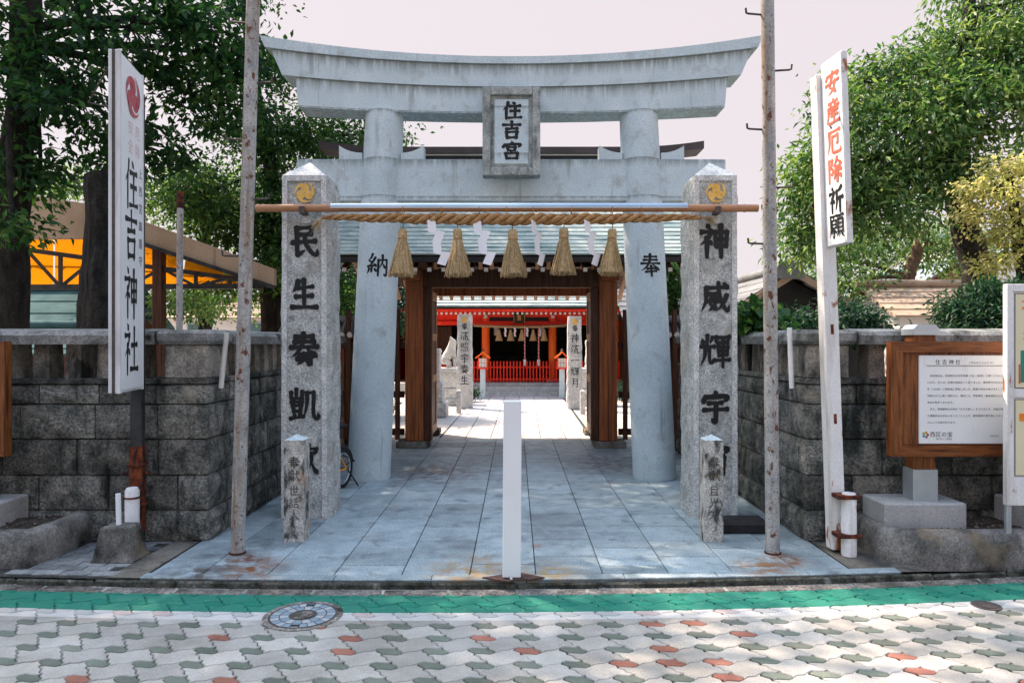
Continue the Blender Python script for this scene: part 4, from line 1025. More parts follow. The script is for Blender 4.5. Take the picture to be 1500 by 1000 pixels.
# tapered concrete block with a white pipe
b0 = P(170, 820, 5.27); bx, byy = b0.x, 5.33
t = thing('concrete_block', (bx, byy, 0), 'tapered concrete base block with thin white pipe standing in it', 'concrete base')
mb = MB(); a, c, h = .155, .105, .245
vs = [(bx + sx*a, byy + sy*a*.8, 0) for sx, sy in ((-1,-1),(1,-1),(1,1),(-1,1))] + [(bx + sx*(a-.015), byy + sy*(a-.015)*.8, .03) for sx, sy in ((-1,-1),(1,-1),(1,1),(-1,1))] + \
     [(bx + sx*c, byy + sy*c*.8, h - .01) for sx, sy in ((-1,-1),(1,-1),(1,1),(-1,1))] + [(bx + sx*(c-.015), byy + sy*(c-.015)*.8, h) for sx, sy in ((-1,-1),(1,-1),(1,1),(-1,1))]
mb.add(vs, [(k*4+i, k*4+(i+1) % 4, (k+1)*4+(i+1) % 4, (k+1)*4+i) for k in range(3) for i in range(4)] + [(12, 13, 14, 15)]); mb.build('block', M['concrete'], t)
mb = MB(); mb.tube([(bx - .012, byy, h - .02), (bx - .018, byy, .475)], .019, 12); mb.build('pipe', M['white_clean'], t)

# ------------------------------------------------------------------ leaning white sign on the right
post_b = Vector((2.465, 5.50, 0)); lean = Vector((-.0365, 0, 1))
rs = thing('prayer_sign', post_b, 'leaning white wooden sign with red and black characters right of the torii', 'sign')
def LP(x, y, z): return (post_b.x + x + lean.x*z, post_b.y + y, z)
def lbox(x0, x1, y0, y1, z0, z1, c=.004):
    mb = MB(); mb.cbox(x0, x1, y0, y1, z0, z1, c); mb.v = [LP(*p) for p in mb.v]; return mb
lbox(-.055, .055, -.045, .055, .02, 3.63).build('post', M['white_paint'], rs)
for z in (1.66, .98): lbox(-.012, .012, -.0475, -.0445, z, z + .075, .001).build('rust_patch', M['rust'], rs)
# panel: parallel to the street's normal, towards the viewer
pz0, pz1 = 2.315, 3.70
lbox(-.02, .022, -.33, -.052, pz0, pz1).build('panel', M['white_paint'], rs)
lbox(-.024, -.0205, -.322, -.056, pz0 + .008, pz1 - .008, .001).build('face', M['white_clean'], rs)
UYm = (0, -1, 0); NXm = (-1, 0, 0)
def fnl(p): return LP(p.x, p.y, p.z)
def zr(py): return H - (py - CY)*5.33/F
for ch, py, s, mt in (('安', 124, .175, 'red_ink'), ('産', 166, .185, 'red_ink'), ('・', 187, .10, 'ink'), ('厄', 210, .19, 'red_ink'), ('除', 251, .185, 'red_ink'), ('祈', 294, .195, 'ink'), ('願', 332, .18, 'ink')):
    write(rs, ch, (-.0255, -.105, zr(py) - s*.5), UYm, ZU, NXm, .19 if ch != '・' else .12, s, M[mt], 14, 'character', fnl)
rs.rotation_euler = (0, 0, R(6))
st2 = thing('stub_pipe', (2.49, 5.38, 0), 'short rusty white stub pipe strapped to the leaning sign post', 'pipe')
mb = MB(); mb.tube([(2.505, 5.385, 0), (2.505, 5.385, .45), (2.505, 5.385, .47)], [.055, .055, .045], 18); mb.build('tube', M['white_paint'], st2)
for z in (.14, .43):
    mb = MB(); mb.cbox(2.40, 2.575, 5.325, 5.45, z, z + .03, .004); mb.build('strap', M['rust'], st2)

# ------------------------------------------------------------------ wooden notice board
def board(label, x0, x1, mirrored=False):
    t = thing('notice_board', ((x0+x1)/2, 5.45, .2), label, 'notice board')
    Y0, Y1 = 5.42, 5.50; zb, zt = .735, 1.605; w = .085
    mb = MB(); mb.prism([(x0, zb), (x0 + w, zb + w), (x0 + w, zt - w), (x0, zt)], 'y', Y0, Y1); mb.build('frame_side', M['wood_sign_v'], t)
    mb = MB(); mb.prism([(x1 - w, zb + w), (x1, zb), (x1, zt), (x1 - w, zt - w)], 'y', Y0, Y1); mb.build('frame_side', M['wood_sign_v'], t)
    mb = MB(); mb.prism([(x0 + .001, zb), (x1 - .001, zb), (x1 - w, zb + w - .001), (x0 + w, zb + w - .001)], 'y', Y0 + .0015, Y1); mb.build('frame_rail', M['wood_sign'], t)
    mb = MB(); mb.prism([(x0 + w, zt - w + .001), (x1 - w, zt - w + .001), (x1 - .001, zt), (x0 + .001, zt)], 'y', Y0 + .0015, Y1); mb.build('frame_rail', M['wood_sign'], t)
    n = 8; bw = (x1 - x0 - 2*w)/n
    for i in range(n):
        mb = MB(); mb.cbox(x0 + w + i*bw + .001, x0 + w + (i+1)*bw - .001, Y0 + .035, Y1 - .005, zb + w, zt - w, .002); mb.build('plank', M['wood_sign_v'], t)
    xp = x0 + .30
    for xq in (xp, x1 - .30):
        mb = MB(); mb.cbox(xq - .085, xq + .085, Y1 + .002, Y1 + .14, .62, 1.66, .006); mb.build('post', M['wood_sign_v'], t)
        mb = MB(); mb.prism([(xq - .10, 1.655), (xq + .10, 1.655), (xq + .10, 1.70), (xq + .065, 1.735), (xq - .065, 1.735), (xq - .10, 1.70)], 'y', Y0 + .06, Y1 + .16); mb.build('metal_cap', M['steel'], t)
        mb = MB(); mb.cbox(xq - .095, xq + .095, Y1 - .008, Y1 + .15, .37, .625, .004); mb.build('metal_shoe', M['steel'], t)
        mb = MB(); mb.cbox(xq - .36, xq + .26, 5.40, 5.76, .17, .385, .012); mb.build('footing', M['concrete_new'], t)
    return t
bd_ = board('wooden framed notice board with a printed shrine history right of the approach', 2.845, 4.50)
pp = MB(); pp.cbox(3.065, 3.95, 5.440, 5.4555, .83, 1.50, .002); pp.build('notice_sheet', M['white_clean'], bd_)
mb = MB(); mb.box(3.12, 3.80, 5.437, 5.4395, 1.420, 1.4235); mb.build('rule_line', M['ink'], bd_)
yt = 5.4385
print_text(bd_, '住 吉 神 社', (3.185, yt, 1.435), XU, ZU, YN, .040, M['ink'], 'lettering')
print_text(bd_, '（すみよしじんじゃ）', (3.43, yt, 1.437), XU, ZU, YN, .021, M['ink'], 'lettering')
lines = ['　住吉神社は、奈良時代の天平年間（729～749年）に建てられたと', 'いわれ、古くは、社領の海岸近くにありました。室町時代の応永23', '年（1416年）に現在地に移転しました。航海の安全の神さまとして', '地域の人々に篤く信仰され、境内には、早船神社・龍宮神社などの', '末社が数多くあります。', '　また、伊邪那岐の大神が「みそぎ祓い」をされるとき、河童が溺', 'れ連案内のお手伝いをしたことにより、龍宮稲荷の神の使いになっ', 'たという伝承があります。']
for k, s in enumerate(lines): print_text(bd_, s, (3.125, yt, 1.338 - .0505*k), XU, ZU, YN, .0192, M['ink'], 'lettering', 1.0)
print_text(bd_, '西区の宝', (3.145, yt, .885), XU, ZU, YN, .043, M['ink'], 'lettering')
print_text(bd_, '西区まるごと博物館', (3.19, yt, .862), XU, ZU, YN, .0135, M['ink'], 'lettering')
print_text(bd_, '平成27年3月', (3.60, yt, .885), XU, ZU, YN, .0125, M['ink'], 'lettering')
flower = [(0.45, .05, .05), (0.6, .25, .03), (.25, .4, .08), (.05, .35, .2), (.35, .1, .3)]
lg = [surf('print_colour', c, c, 3, .6) for c in flower]
for k in range(5):
    a = 2*math.pi*k/5; cxx, czz = 3.112 + .017*math.cos(a), .898 + .017*math.sin(a); mb = MB()
    mb.add([(cxx + .010*math.cos(q), yt - .0005*k, czz + .010*math.sin(q)) for q in [2*math.pi*i/10 for i in range(10)]], [tuple(range(10))]); mb.build('logo', lg[k], bd_)
board('wooden framed notice board cut off by the left edge of the picture', -4.75, -3.865)

# white framed sign with yellow panels at the right edge
ys = thing('poster_stand', (3.9, 5.2, .2), 'white framed stand with pale yellow poster panels at the right edge', 'sign')
def ybox(name, x0, x1, y0, y1, z0, z1, mat, c=.003):
    mb = MB(); mb.cbox(x0, x1, y0, y1, z0, z1, c); return mb.build(name, mat, ys)
xa = 3.555; Yq = 5.18
for (a, b, c, d) in ((xa, xa + .045, .42, 2.02), (xa + 1.0, xa + 1.045, .42, 2.02), (xa + .0455, xa + .9995, 1.965, 2.02), (xa + .0455, xa + .9995, 1.20, 1.255), (xa + .0455, xa + .9995, .42, .62)):
    ybox('frame', a, b, Yq, Yq + .05, c, d, M['white_paint'])
for (c, d) in ((.622, 1.198), (1.257, 1.963)): 
    ybox('backing', xa + .046, xa + .999, Yq + .010, Yq + .04, c, d, M['white_clean'])
    ybox('poster', xa + .062, xa + .98, Yq + .006, Yq + .0095, c + .015, d - .015, M['pale_yellow'], .001)
    for (e, f, g_, h_) in ((xa + .058, xa + .062, c + .010, d - .010), (xa + .98, xa + .984, c + .010, d - .010), (xa + .0625, xa + .9795, c + .010, c + .0145), (xa + .0625, xa + .9795, d - .0145, d - .010)):
        ybox('border', e, f, Yq + .005, Yq + .009, g_, h_, M['ink'], .0005)
for x in (xa + .02, xa + 1.02):
    ybox('leg', x - .018, x + .018, Yq + .008, Yq + .042, .18, .419, M['steel'])
for k, ch in enumerate('祈願'): print_text(ys, ch, (xa + .10 + .20*k, Yq + .0045, 1.80), XU, ZU, YN, .15, M['bright_orange'], 'lettering')
print_text(ys, '河童', (xa + .115, Yq + .0045, 1.625), XU, ZU, YN, .075, M['red_ink'], 'lettering')
ybox('print_block', xa + .10, xa + .34, Yq + .003, Yq + .0055, 1.31, 1.54, M['green_print'], .001)
ybox('print_block', xa + .085, xa + .098, Yq + .003, Yq + .0055, 1.30, 1.44, M['red_ink'], .001)
ybox('print_block', xa + .09, xa + .36, Yq + .003, Yq + .0055, 1.03, 1.085, M['bright_orange'], .001)

# ------------------------------------------------------------------ white bollard slab on a rusty plate base
cb_ = P(749.5, 846, 4.86); t = thing('white_post', (cb_.x, 4.88, 0), 'plain white square post on rusty plate feet in the middle of the entrance', 'post')
bx = cb_.x
mb = MB(); wq = .062; mb.cbox(bx - wq, bx + wq, 4.83, 4.90, .012, 1.205, .006)
mb.v = [(p[0] + .006*(p[2]/1.2) , p[1], p[2]) for p in mb.v]; mb.build('slab', M['white_clean'], t)
def plate(pts, z):
    m = MB(); m.prism(pts, 'z', z, z + .008); m.build('foot_plate', M['rust_plate'], t)
zz = .001
plate([(bx - .20, 4.86), (bx - .02, 4.775), (bx + .09, 4.83), (bx - .03, 4.93)], zz)
plate([(bx + .03, 4.86), (bx + .12, 4.80), (bx + .225, 4.85), (bx + .06, 4.95)], zz + .0035)
mb = MB(); mb.sphere((bx - .002, 4.80, .016), .012, 8, 6); mb.build('bolt', M['steel'], t)

# ------------------------------------------------------------------ small-wheeled bicycle behind the left pillar
bk = thing('bicycle', (-2.05, 7.4, 0), 'orange small-wheeled bicycle parked behind the left inscribed pillar', 'bicycle')
hub = Vector((-1.90, 7.88, .215)); fd = Vector((-.25, -1.0, 0)).normalized(); sd = Vector((-fd.y, fd.x, 0))
def bp(a, z, s=0): return hub + fd*a + sd*s + Vector((0, 0, z - hub.z))
def ringp(c, r, n=36): return [c + fd*(r*math.cos(2*math.pi*i/n)) + Vector((0, 0, r*math.sin(2*math.pi*i/n))) for i in range(n+1)]
for a in (0, .95):
    c = bp(a, .215); w = MB(); w.tube(ringp(c, .195), .021, 10, False); wo = w.build('wheel', M['tyre'], bk)
    w = MB(); w.tube(ringp(c, .168), .010, 8, False); w.build('rim', M['steel'], wo)
    w = MB()
    for i in range(18): q = ringp(c, .166, 18)[i]; w.tube([c + sd*.02*(1 if i % 2 else -1), q], .0013, 4, False)
    w.build('spokes', M['steel'], wo)
    w = MB(); w.tube([c - sd*.055, c + sd*.055], .014, 10); w.build('hub', M['iron'], wo)
    w = MB(); rp = [c + fd*(.228*math.cos(t_)) + Vector((0, 0, .228*math.sin(t_))) for t_ in [R(20 + 150*i/14) for i in range(15)]]
    w.tube(rp, .016, 8); w.build('mudguard', M['black'], bk)
fr = MB()
for s in (-.045, .045):
    fr.tube([bp(0, .215, s), bp(.20, .47, s*.5)], .0095, 8); fr.tube([bp(0, .215, s), bp(.36, .21, s*.6)], .0105, 8)
fr.tube([bp(.36, .21), bp(.24, .56)], .016, 10); fr.tube([bp(.36, .22), bp(.60, .36), bp(.84, .54)], .021, 10); fr.tube([bp(.24, .50), bp(.82, .52)], .012, 8)
fr.tube([bp(.82, .48), bp(.80, .66)], .019, 10)
for s in (-.05, .05): fr.tube([bp(.95, .215, s), bp(.84, .50, s*.7)], .010, 8)
fr.build('frame', M['bike_orange'], bk)
w = MB(); w.tube([bp(.24, .55), bp(.20, .67)], .012, 8); w.build('seat_post', M['steel'], bk)
w = MB(); w.sphere(bp(.16, .70), .13, 14, 8, (1, 1, .26)); w.build('saddle', M['tyre'], bk)
w = MB(); w.tube([bp(.80, .66), bp(.76, .86)], .012, 8); w.tube([bp(.70, .86, -.26), bp(.77, .87, -.12), bp(.78, .87, .12), bp(.70, .86, .26)], .011, 8); w.build('handlebar', M['black'], bk)
for s in (-1, 1):
    w = MB(); w.tube([bp(.64, .855, s*.26), bp(.73, .865, s*.24)], .018, 10); w.build('grip', M['tyre'], bk)
w = MB(); w.tube([bp(-.01, .20, .06), bp(-.10, .01, .14)], .008, 6); w.tube([bp(-.01, .20, -.06), bp(-.06, .01, -.10)], .008, 6); w.build('kickstand', M['black'], bk)
w = MB(); w.tube([bp(-.02, .35), bp(-.28, .26)], .007, 6); w.tube([bp(-.02, .25), bp(-.28, .25)], .007, 6); w.build('rack_stay', M['black'], bk)
w = MB(); w.tube([bp(.36, .21, -.06), bp(.36, .21, .06)], .03, 12); w.tube([bp(.36, .21, .06), bp(.30, .08, .075)], .009, 6); w.tube([bp(.36, .21, -.06), bp(.42, .34, -.075)], .009, 6); w.build('crank', M['iron'], bk)
for a, z, s in ((.30, .08, .075), (.42, .34, -.075)):
    w = MB(); c = bp(a, z, s); w.obox(c - fd*.04, c + fd*.04, .07, .02); w.build('pedal', M['tyre'], bk)
# ------------------------------------------------------------------ gate house with copper roof
GX = -.062
gate = thing('gate_house', (GX, 11.7, 0), 'dark timber gate house with verdigris copper roof behind the torii', 'gate house')
FY = 10.86                                                   # front posts' face
def gb(name, x0, x1, y0, y1, z0, z1, mat, c=.006, parent=gate):
    mb = MB(); mb.cbox(x0, x1, y0, y1, z0, z1, c); return mb.build(name, mat, parent)
for sg_ in (-1, 1):
    for (ya, nm) in ((FY, 'post'), (12.35, 'rear_post')):
        a, b = sorted((GX + sg_*1.335, GX + sg_*1.61)); gb(nm, a, b, ya, ya + .27, .10, 2.72, M['wood_red'] if sg_ > 0 else M['wood_red'], .012)
        a, b = sorted((GX + sg_*1.25, GX + sg_*1.74)); gb('base_stone', a, b, ya - .06, ya + .36, -.004, .10, M['concrete'], .015)
    a, b = sorted((GX + sg_*1.212, GX + sg_*1.333)); gb('jamb', a, b, FY + .05, FY + .20, .101, 2.43, M['wood_dark'])
    # open door leaf: framed lattice standing back along the passage
    dl = [MB()]; xd = GX + sg_*1.268
    a, b = sorted((xd, xd + sg_*.055))
    for (y0, y1, z0, z1, nm) in ((FY + .22, FY + .31, .12, 2.42, 'stile'), (FY + 1.22, FY + 1.31, .12, 2.42, 'stile'), (FY + .31, FY + 1.22, .12, .26, 'rail'), (FY + .31, FY + 1.22, .95, 1.07, 'rail'), (FY + .31, FY + 1.22, 1.62, 1.74, 'rail'), (FY + .31, FY + 1.22, 2.28, 2.42, 'rail')):
        o = gb('door_' + nm, a, b, y0 + .001, y1 - .001, z0, z1, M['wood_tan'], .004)
    a2, b2 = sorted((xd + sg_*.018, xd + sg_*.035))
    gb('door_panel', a2, b2, FY + .312, FY + 1.218, .262, 2.278, M['wood_dark'], .002)
    # long side beams
    a, b = sorted((GX + sg_*1.40, GX + sg_*1.58)); gb('side_beam', a, b, 9.95, 12.9, 2.722, 2.90, M['wood_dark'])
    a, b = sorted((GX + sg_*1.36, GX + sg_*1.62)); gb('bracket', a, b, FY - .22, FY - .002, 2.52, 2.70, M['wood_red'], .02)
    gb('bracket', min(GX + sg_*1.40, GX + sg_*1.56), max(GX + sg_*1.40, GX + sg_*1.56), FY - .34, FY - .222, 2.60, 2.71, M['rafter_white'], .01)
gb('front_lintel', GX - 1.333, GX + 1.333, FY + .02, FY + .25, 2.435, 2.70, M['wood_dark'])
gb('front_purlin', GX - 2.45, GX + 2.45, FY - .15, FY + .12, 2.905, 3.10, M['wood_dark'])
gb('rear_purlin', GX - 2.45, GX + 2.45, 12.45, 12.68, 2.905, 3.10, M['wood_dark'])
gb('rear_lintel', GX - 1.333, GX + 1.333, 12.40, 12.58, 2.40, 2.60, M['wood_red'])
gb('threshold_trim', GX - 1.21, GX + 1.21, FY + .04, FY + .055, 2.422, 2.434, M['wood_tan'], .002)
gb('ceiling', GX - 2.4, GX + 2.4, 10.2, 12.7, 3.10, 3.14, M['wood_dark'])
# rafters
RID = 11.40
def roof_z(y, top=0):                                        # slightly hollow pitch
    u = abs(y - RID)/1.82; return 4.38 - 1.62*(1 - (1-u)**1.18) if u <= 1 else 2.76
for front in (1, 0):
    ye = 9.72 if front else 13.12
    k = 0; x = GX - 2.64
    rm = MB(); s_ = 1 if front else -1
    rm.obox((0, 0, 0), (0, s_*1.15, .60), .060, .072); rme = rm.mesh('rafter', M['wood_dark'] if front else M['wood_tan'])  # rear rafters in tan: the light on them is put into the colour
    em = MB(); em.box(-.027, .027, -.006 if front else -.004, .004 if front else .006, -.030, .030); eme = em.mesh('rafter_end', M['rafter_white'])
    while x < GX + 2.66:
        z = 2.585 if front else 2.40
        r_ = link('rafter', rme, gate, (x, ye, z))
        if front: e_ = link('rafter_end', eme, gate, (x, ye - .006, z))
        x += .192
# sheathing under the copper
for s_ in (-1, 1):
    mb = MB(); n = 8; vs = []
    for i in range(n+1):
        y = RID - s_*1.80*i/n; z = roof_z(y)
        vs += [(GX - 2.72, y, z - .05), (GX + 2.72, y, z - .05), (GX - 2.72, y, z - .10), (GX + 2.72, y, z - .10)]
    fs = []
    for i in range(n):
        a = i*4; fs += [(a, a+1, a+5, a+4), (a+2, a+6, a+7, a+3), (a, a+4, a+6, a+2), (a+1, a+3, a+7, a+5)]
    mb.add(vs, fs); mb.build('sheathing', M['wood_dark'], gate)
    gb('eave_board', GX - 2.74, GX + 2.74, *sorted((RID - s_*1.83, RID - s_*1.86)), 2.665, 2.745, M['black'])
# copper courses: overlapping strips
NC = 22
for s_ in (-1, 1):
    for i in range(NC):
        ya = RID - s_*1.87*(i+1)/NC; yb = RID - s_*1.87*i/NC
        za, zb = roof_z(ya) + .018, roof_z(yb) + .004
        xs_ = GX - 2.76; rnd = random.Random(i*7 + s_); first = True
        while xs_ < GX + 2.75:
            L = .62 if not first else rnd.uniform(.2, .6); first = False; xe = min(xs_ + L, GX + 2.76)
            if s_ < 0 and abs(xs_ - (GX - 2.76)) < 1e-6: xe = GX + 2.76
            mb = MB(); a, b = xs_ + .001, xe - .001
            vs = [(a, ya, za - .016), (b, ya, za - .016), (a, ya, za), (b, ya, za), (a, yb, zb), (b, yb, zb)]
            f_ = [(0, 1, 3, 2), (2, 3, 5, 4)]
            mb.add(vs, f_ if s_ > 0 else [q[::-1] for q in f_]); mb.build('copper_sheet', M['copper'], gate); xs_ = xe
# ridge: layered dark box with upturned ends
def ridge(name, z0, z1, y, hw, rise, mat):
    mb = MB(); n = 30; vs = []
    for i in range(n+1):
        x = -hw + 2*hw*i/n; dz = rise*max(0, (abs(x) - hw*.62)/(hw*.38))**2
        vs += [(GX + x, RID - y, z0 + dz), (GX + x, RID - y, z1 + dz*1.25), (GX + x, RID + y, z1 + dz*1.25), (GX + x, RID + y, z0 + dz)]
    fs = [(i*4+k, (i+1)*4+k, (i+1)*4+(k+1) % 4, i*4+(k+1) % 4) for i in range(n) for k in range(4)] + [(0, 1, 2, 3), (n*4+3, n*4+2, n*4+1, n*4)]
    mb.add(vs, fs); mb.build(name, mat, gate)
ridge('ridge_base', 4.26, 4.515, .17, 2.62, .0, M['black'])
ridge('ridge_line', 4.518, 4.538, .19, 2.62, .0, M['rafter_white'])
ridge('ridge_cap', 4.541, 4.64, .24, 3.0, .075, M['ridge'])
# side fences beside the gate posts
for sg_, lab in ((-1, 'dark timber lattice fence left of the gate posts'), (1, 'dark timber lattice fence right of the gate posts')):
    t = thing('lattice_fence', (GX + sg_*2.05, 11.1, 0), lab, 'fence', 'lattice fences flanking the gate')
    xi = GX + sg_*1.66
    for k in range(5):
        x = xi + sg_*(.06 + .19*k); a, b = sorted((x, x + sg_*.07)); gb('bar', a, b, 11.02, 11.09, .28 if k % 2 else .10, 2.1, M['wood_dark'], .004, t)
    a, b = sorted((xi, xi + sg_*1.0))
    for z in (.16, .74, 1.5): gb('rail', a, b, 11.10, 11.16, z, z + .10, M['wood_dark'], .004, t)
# tile-capped wing walls further out
for sg_, lab in ((-1, 'timber wing wall with tiled coping left of the gate house'), (1, 'timber wing wall with tiled coping right of the gate house')):
    t = thing('wing_wall', (GX + sg_*3.0, 11.3, 0), lab, 'wall', 'wing walls of the gate house')
    a, b = sorted((GX + sg_*2.36, GX + sg_*3.62)); gb('boarding', a, b, 11.30, 11.36, 0, 1.55, M['wood_dark'], .004, t)
    n = 4; w = (b - a)/n
    for i in range(n): gb('batten', a + w*i, a + w*i + .05, 11.27, 11.299, 0, 1.55, M['wood_red'], .003, t)
    gb('beam', a, b, 11.22, 11.44, 1.55, 1.66, M['wood_dark'], .006, t)
    mb = MB(); mb.prism([(11.02, 1.70), (11.33, 1.90), (11.64, 1.70), (11.60, 1.662), (11.06, 1.662)], 'x', a, b); mb.build('coping_bed', M['grey_tile'], t)
    nn = int((b - a)/.12)
    for i in range(nn):
        x = a + .06 + i*.12; mb = MB(); mb.tube([(x, 11.0, 1.715), (x, 11.33, 1.93)], .038, 8); mb.build('tile', M['grey_tile'], t)
        mb = MB(); mb.tube([(x, 10.985, 1.708), (x, 11.0, 1.714)], .042, 10); mb.build('tile_end', M['rafter_white'], t)
    mb = MB(); mb.tube([(a, 11.33, 1.95), (b, 11.33, 1.95)], .07, 10); mb.build('ridge_tile', M['grey_tile'], t)

# ------------------------------------------------------------------ courtyard
def court_pillar(label, x0, x1, Y, zt, chars, seed):
    t = thing('inscribed_pillar', ((x0+x1)/2, Y, 0), label, 'stone pillar', 'inscribed pillars in the courtyard')
    rnd = random.Random(seed); mb = MB(); n = 18; d = .26; vs = []
    for i in range(n+1):
        z = zt*i/n; k = rnd.uniform(-.012, .012); tp = .03*z/zt
        l = x0 - rnd.uniform(0, .02) + tp; r = x1 + rnd.uniform(0, .018) - tp
        vs += [(l, Y + .04, z), (x0 + .035 + tp, Y, z), (x1 - .03 - tp, Y, z), (r, Y + .04, z), (r, Y + d, z), (l, Y + d, z)]
    mb.add(vs, [(i*6+k, i*6+(k+1) % 6, (i+1)*6+(k+1) % 6, (i+1)*6+k) for i in range(n) for k in range(6)] + [tuple(range(n*6, n*6+6))]); mb.build('shaft', M['court_stone'], t)
    xm = (x0+x1)/2
    tomoe(t, (xm, Y - .003, zt - .13), XU, ZU, YN, .085, M['gold'])
    for k, ch in enumerate(chars):
        s = .21 if k else .15
        write(t, ch, (xm - s/2, Y - .004, zt - .37 - k*.265), XU, ZU, YN, s, s*1.05, M['ink'], 9)
    return t
court_pillar('left inscribed pillar standing in the sunny courtyard before the stone guardian', -1.42, -1.04, 17.3, 2.27, '奉流照宇奏生', 3)
court_pillar('right inscribed pillar standing in the sunny courtyard', 1.24, 1.60, 17.1, 2.22, '奉神流一輝月', 4)
for x, Y, lab in ((-1.28, 16.2, 'small stone post before the left courtyard pillar'), (1.50, 16.0, 'small stone post before the right courtyard pillar')):
    mb = MB(); a, h = .055, .50
    mb.cbox(x - a, x + a, Y - a, Y + a, 0, h, .006); mb.add([(x - a, Y - a, h), (x + a, Y - a, h), (x + a, Y + a, h), (x - a, Y + a, h), (x, Y, h + .05)], [(0,1,4),(1,2,4),(2,3,4),(3,0,4)])
    tag(mb.build('offering_post', M['court_stone']), lab, 'stone post', 'small courtyard posts')

def guardian(x, Y, face, lab):
    """seated stone lion-dog on a stepped pedestal"""
    t = thing('guardian_pedestal', (x, Y, 0), 'stepped stone pedestal under the ' + lab + ' guardian figure', 'pedestal', 'guardian pedestals')
    for (hw, z0, z1) in ((.50, -.004, .16), (.40, .161, .42), (.34, .421, .82), (.42, .821, .94)):
        mb = MB(); mb.cbox(x - hw, x + hw, Y - hw*.8, Y + hw*.8, z0, z1, .012); mb.build('tier', M['court_stone'], t)
    g_ = MB(); v = [Vector(p) for p in ((0, .20, .10), (0, .16, .26), (0, .05, .38), (0, -.08, .50), (0, -.14, .60), (0, -.20, .66))]
    rad = [.16, .17, .155, .14, .12, .10]
    me = bpy.data.meshes.new('guardian_statue'); vs, es, rs_ = [], [], []
    def chain(pts, rd, root=None):
        b = len(vs)
        for p, r in zip(pts, rd): vs.append(p); rs_.append(r)
        if root is not None: es.append((root, b))
        for i in range(len(pts)-1): es.append((b+i, b+i+1))
        return b
    s = face
    def W_(a, b, c): return (x + s*a, Y + b, .94 + c)
    chain([W_(-.15, 0, .15), W_(-.07, 0, .28), W_(.02, 0, .41), W_(.06, 0, .52), W_(.09, 0, .64), W_(.21, 0, .61)], [.16, .13, .12, .095, .135, .075])
    for q in (-.08, .08):
        chain([W_(.12, q, .34), W_(.15, q, .18), W_(.14, q, .04), W_(.20, q, .03)], [.06, .05, .045, .04], 2)
        chain([W_(-.10, q*1.4, .16), W_(.02, q*1.5, .12), W_(-.04, q*1.5, .03), W_(.06, q*1.5, .03)], [.09, .075, .05, .045], 0)
        chain([W_(.06, q, .74), W_(.04, q*1.3, .80)], [.035, .015], 4)
    chain([W_(-.26, 0, .20), W_(-.27, 0, .38), W_(-.20, 0, .46)], [.06, .07, .03], 0)
    me.from_pydata(vs, es, []); o = bpy.data.objects.new('guardian_statue', me); COL.objects.link(o)
    md = o.modifiers.new('skin', 'SKIN'); md.use_smooth_shade = True
    for i, sv in enumerate(me.skin_vertices[0].data): sv.radius = (rs_[i], rs_[i])
    me.skin_vertices[0].data[0].use_root = True
    o.modifiers.new('sub', 'SUBSURF').levels = 1; o.modifiers['sub'].render_levels = 2
    me.materials.append(M['lion_stone']); tag(o, lab + ' stone guardian figure seated on its pedestal', 'statue', 'guardian statues')
guardian(-1.72, 18.6, 1, 'left'); guardian(1.98, 18.4, -1, 'right')
# square stone stand at far left inside the gate
t = thing('stone_stand', (-1.80, 15.6, 0), 'squared stone stand just inside the gate on the left', 'stone stand')
for (hw, z0, z1) in ((.32, -.003, .30), (.24, .301, .72), (.17, .721, 1.46)):
    mb = MB(); mb.cbox(-1.80 - hw, -1.80 + hw, 15.6 - hw, 15.6 + hw, z0, z1, .012); mb.build('tier', M['court_stone'], t)
# red lanterns on stone posts
def lantern(x, Y, lab):
    t = thing('lantern', (x, Y, 0), lab, 'lantern', 'red lanterns before the hall')
    def lb(name, x0, x1, y0, y1, z0, z1, m, c=.004): mb = MB(); mb.cbox(x+x0, x+x1, Y+y0, Y+y1, z0, z1, c); return mb.build(name, M[m], t)
    lb('stone_post', -.075, .075, -.075, .075, .0, .84, 'torii', .01)
    lb('base', -.16, .16, -.14, .14, .84, .875, 'vermilion')
    for sx in (-1, 1):
        for sy in (-1, 1): lb('corner', sx*.125 - .014, sx*.125 + .014, sy*.11 - .014, sy*.11 + .014, .876, 1.15, 'vermilion', .002)
    lb('shade', -.108, .108, -.095, .095, .877, 1.14, 'lamp_paper')
    for q in (-.04, .04): lb('glazing_bar', q - .004, q + .004, -.099, -.0955, .88, 1.14, 'iron', .001)
    lb('glazing_bar', -.107, .107, -.1035, -.0995, 1.005, 1.013, 'iron', .001)
    mb = MB(); mb.prism([(x - .215, 1.13), (x - .13, 1.17), (x, 1.295), (x + .13, 1.17), (x + .215, 1.13), (x + .20, 1.175), (x + .07, 1.27), (x, 1.35), (x - .07, 1.27), (x - .20, 1.175)], 'y', Y - .17, Y + .17); mb.build('roof', M['vermilion_lit'], t)
    mb = MB(); mb.prism([(x - .04, 1.345), (x + .04, 1.345), (x, 1.42)], 'y', Y - .175, Y + .175); mb.build('finial', M['iron'], t)
lantern(-.93, 20.5, 'red roofed lantern on a stone post left of the hall steps'); lantern(1.33, 20.5, 'red roofed lantern on a stone post right of the hall steps')

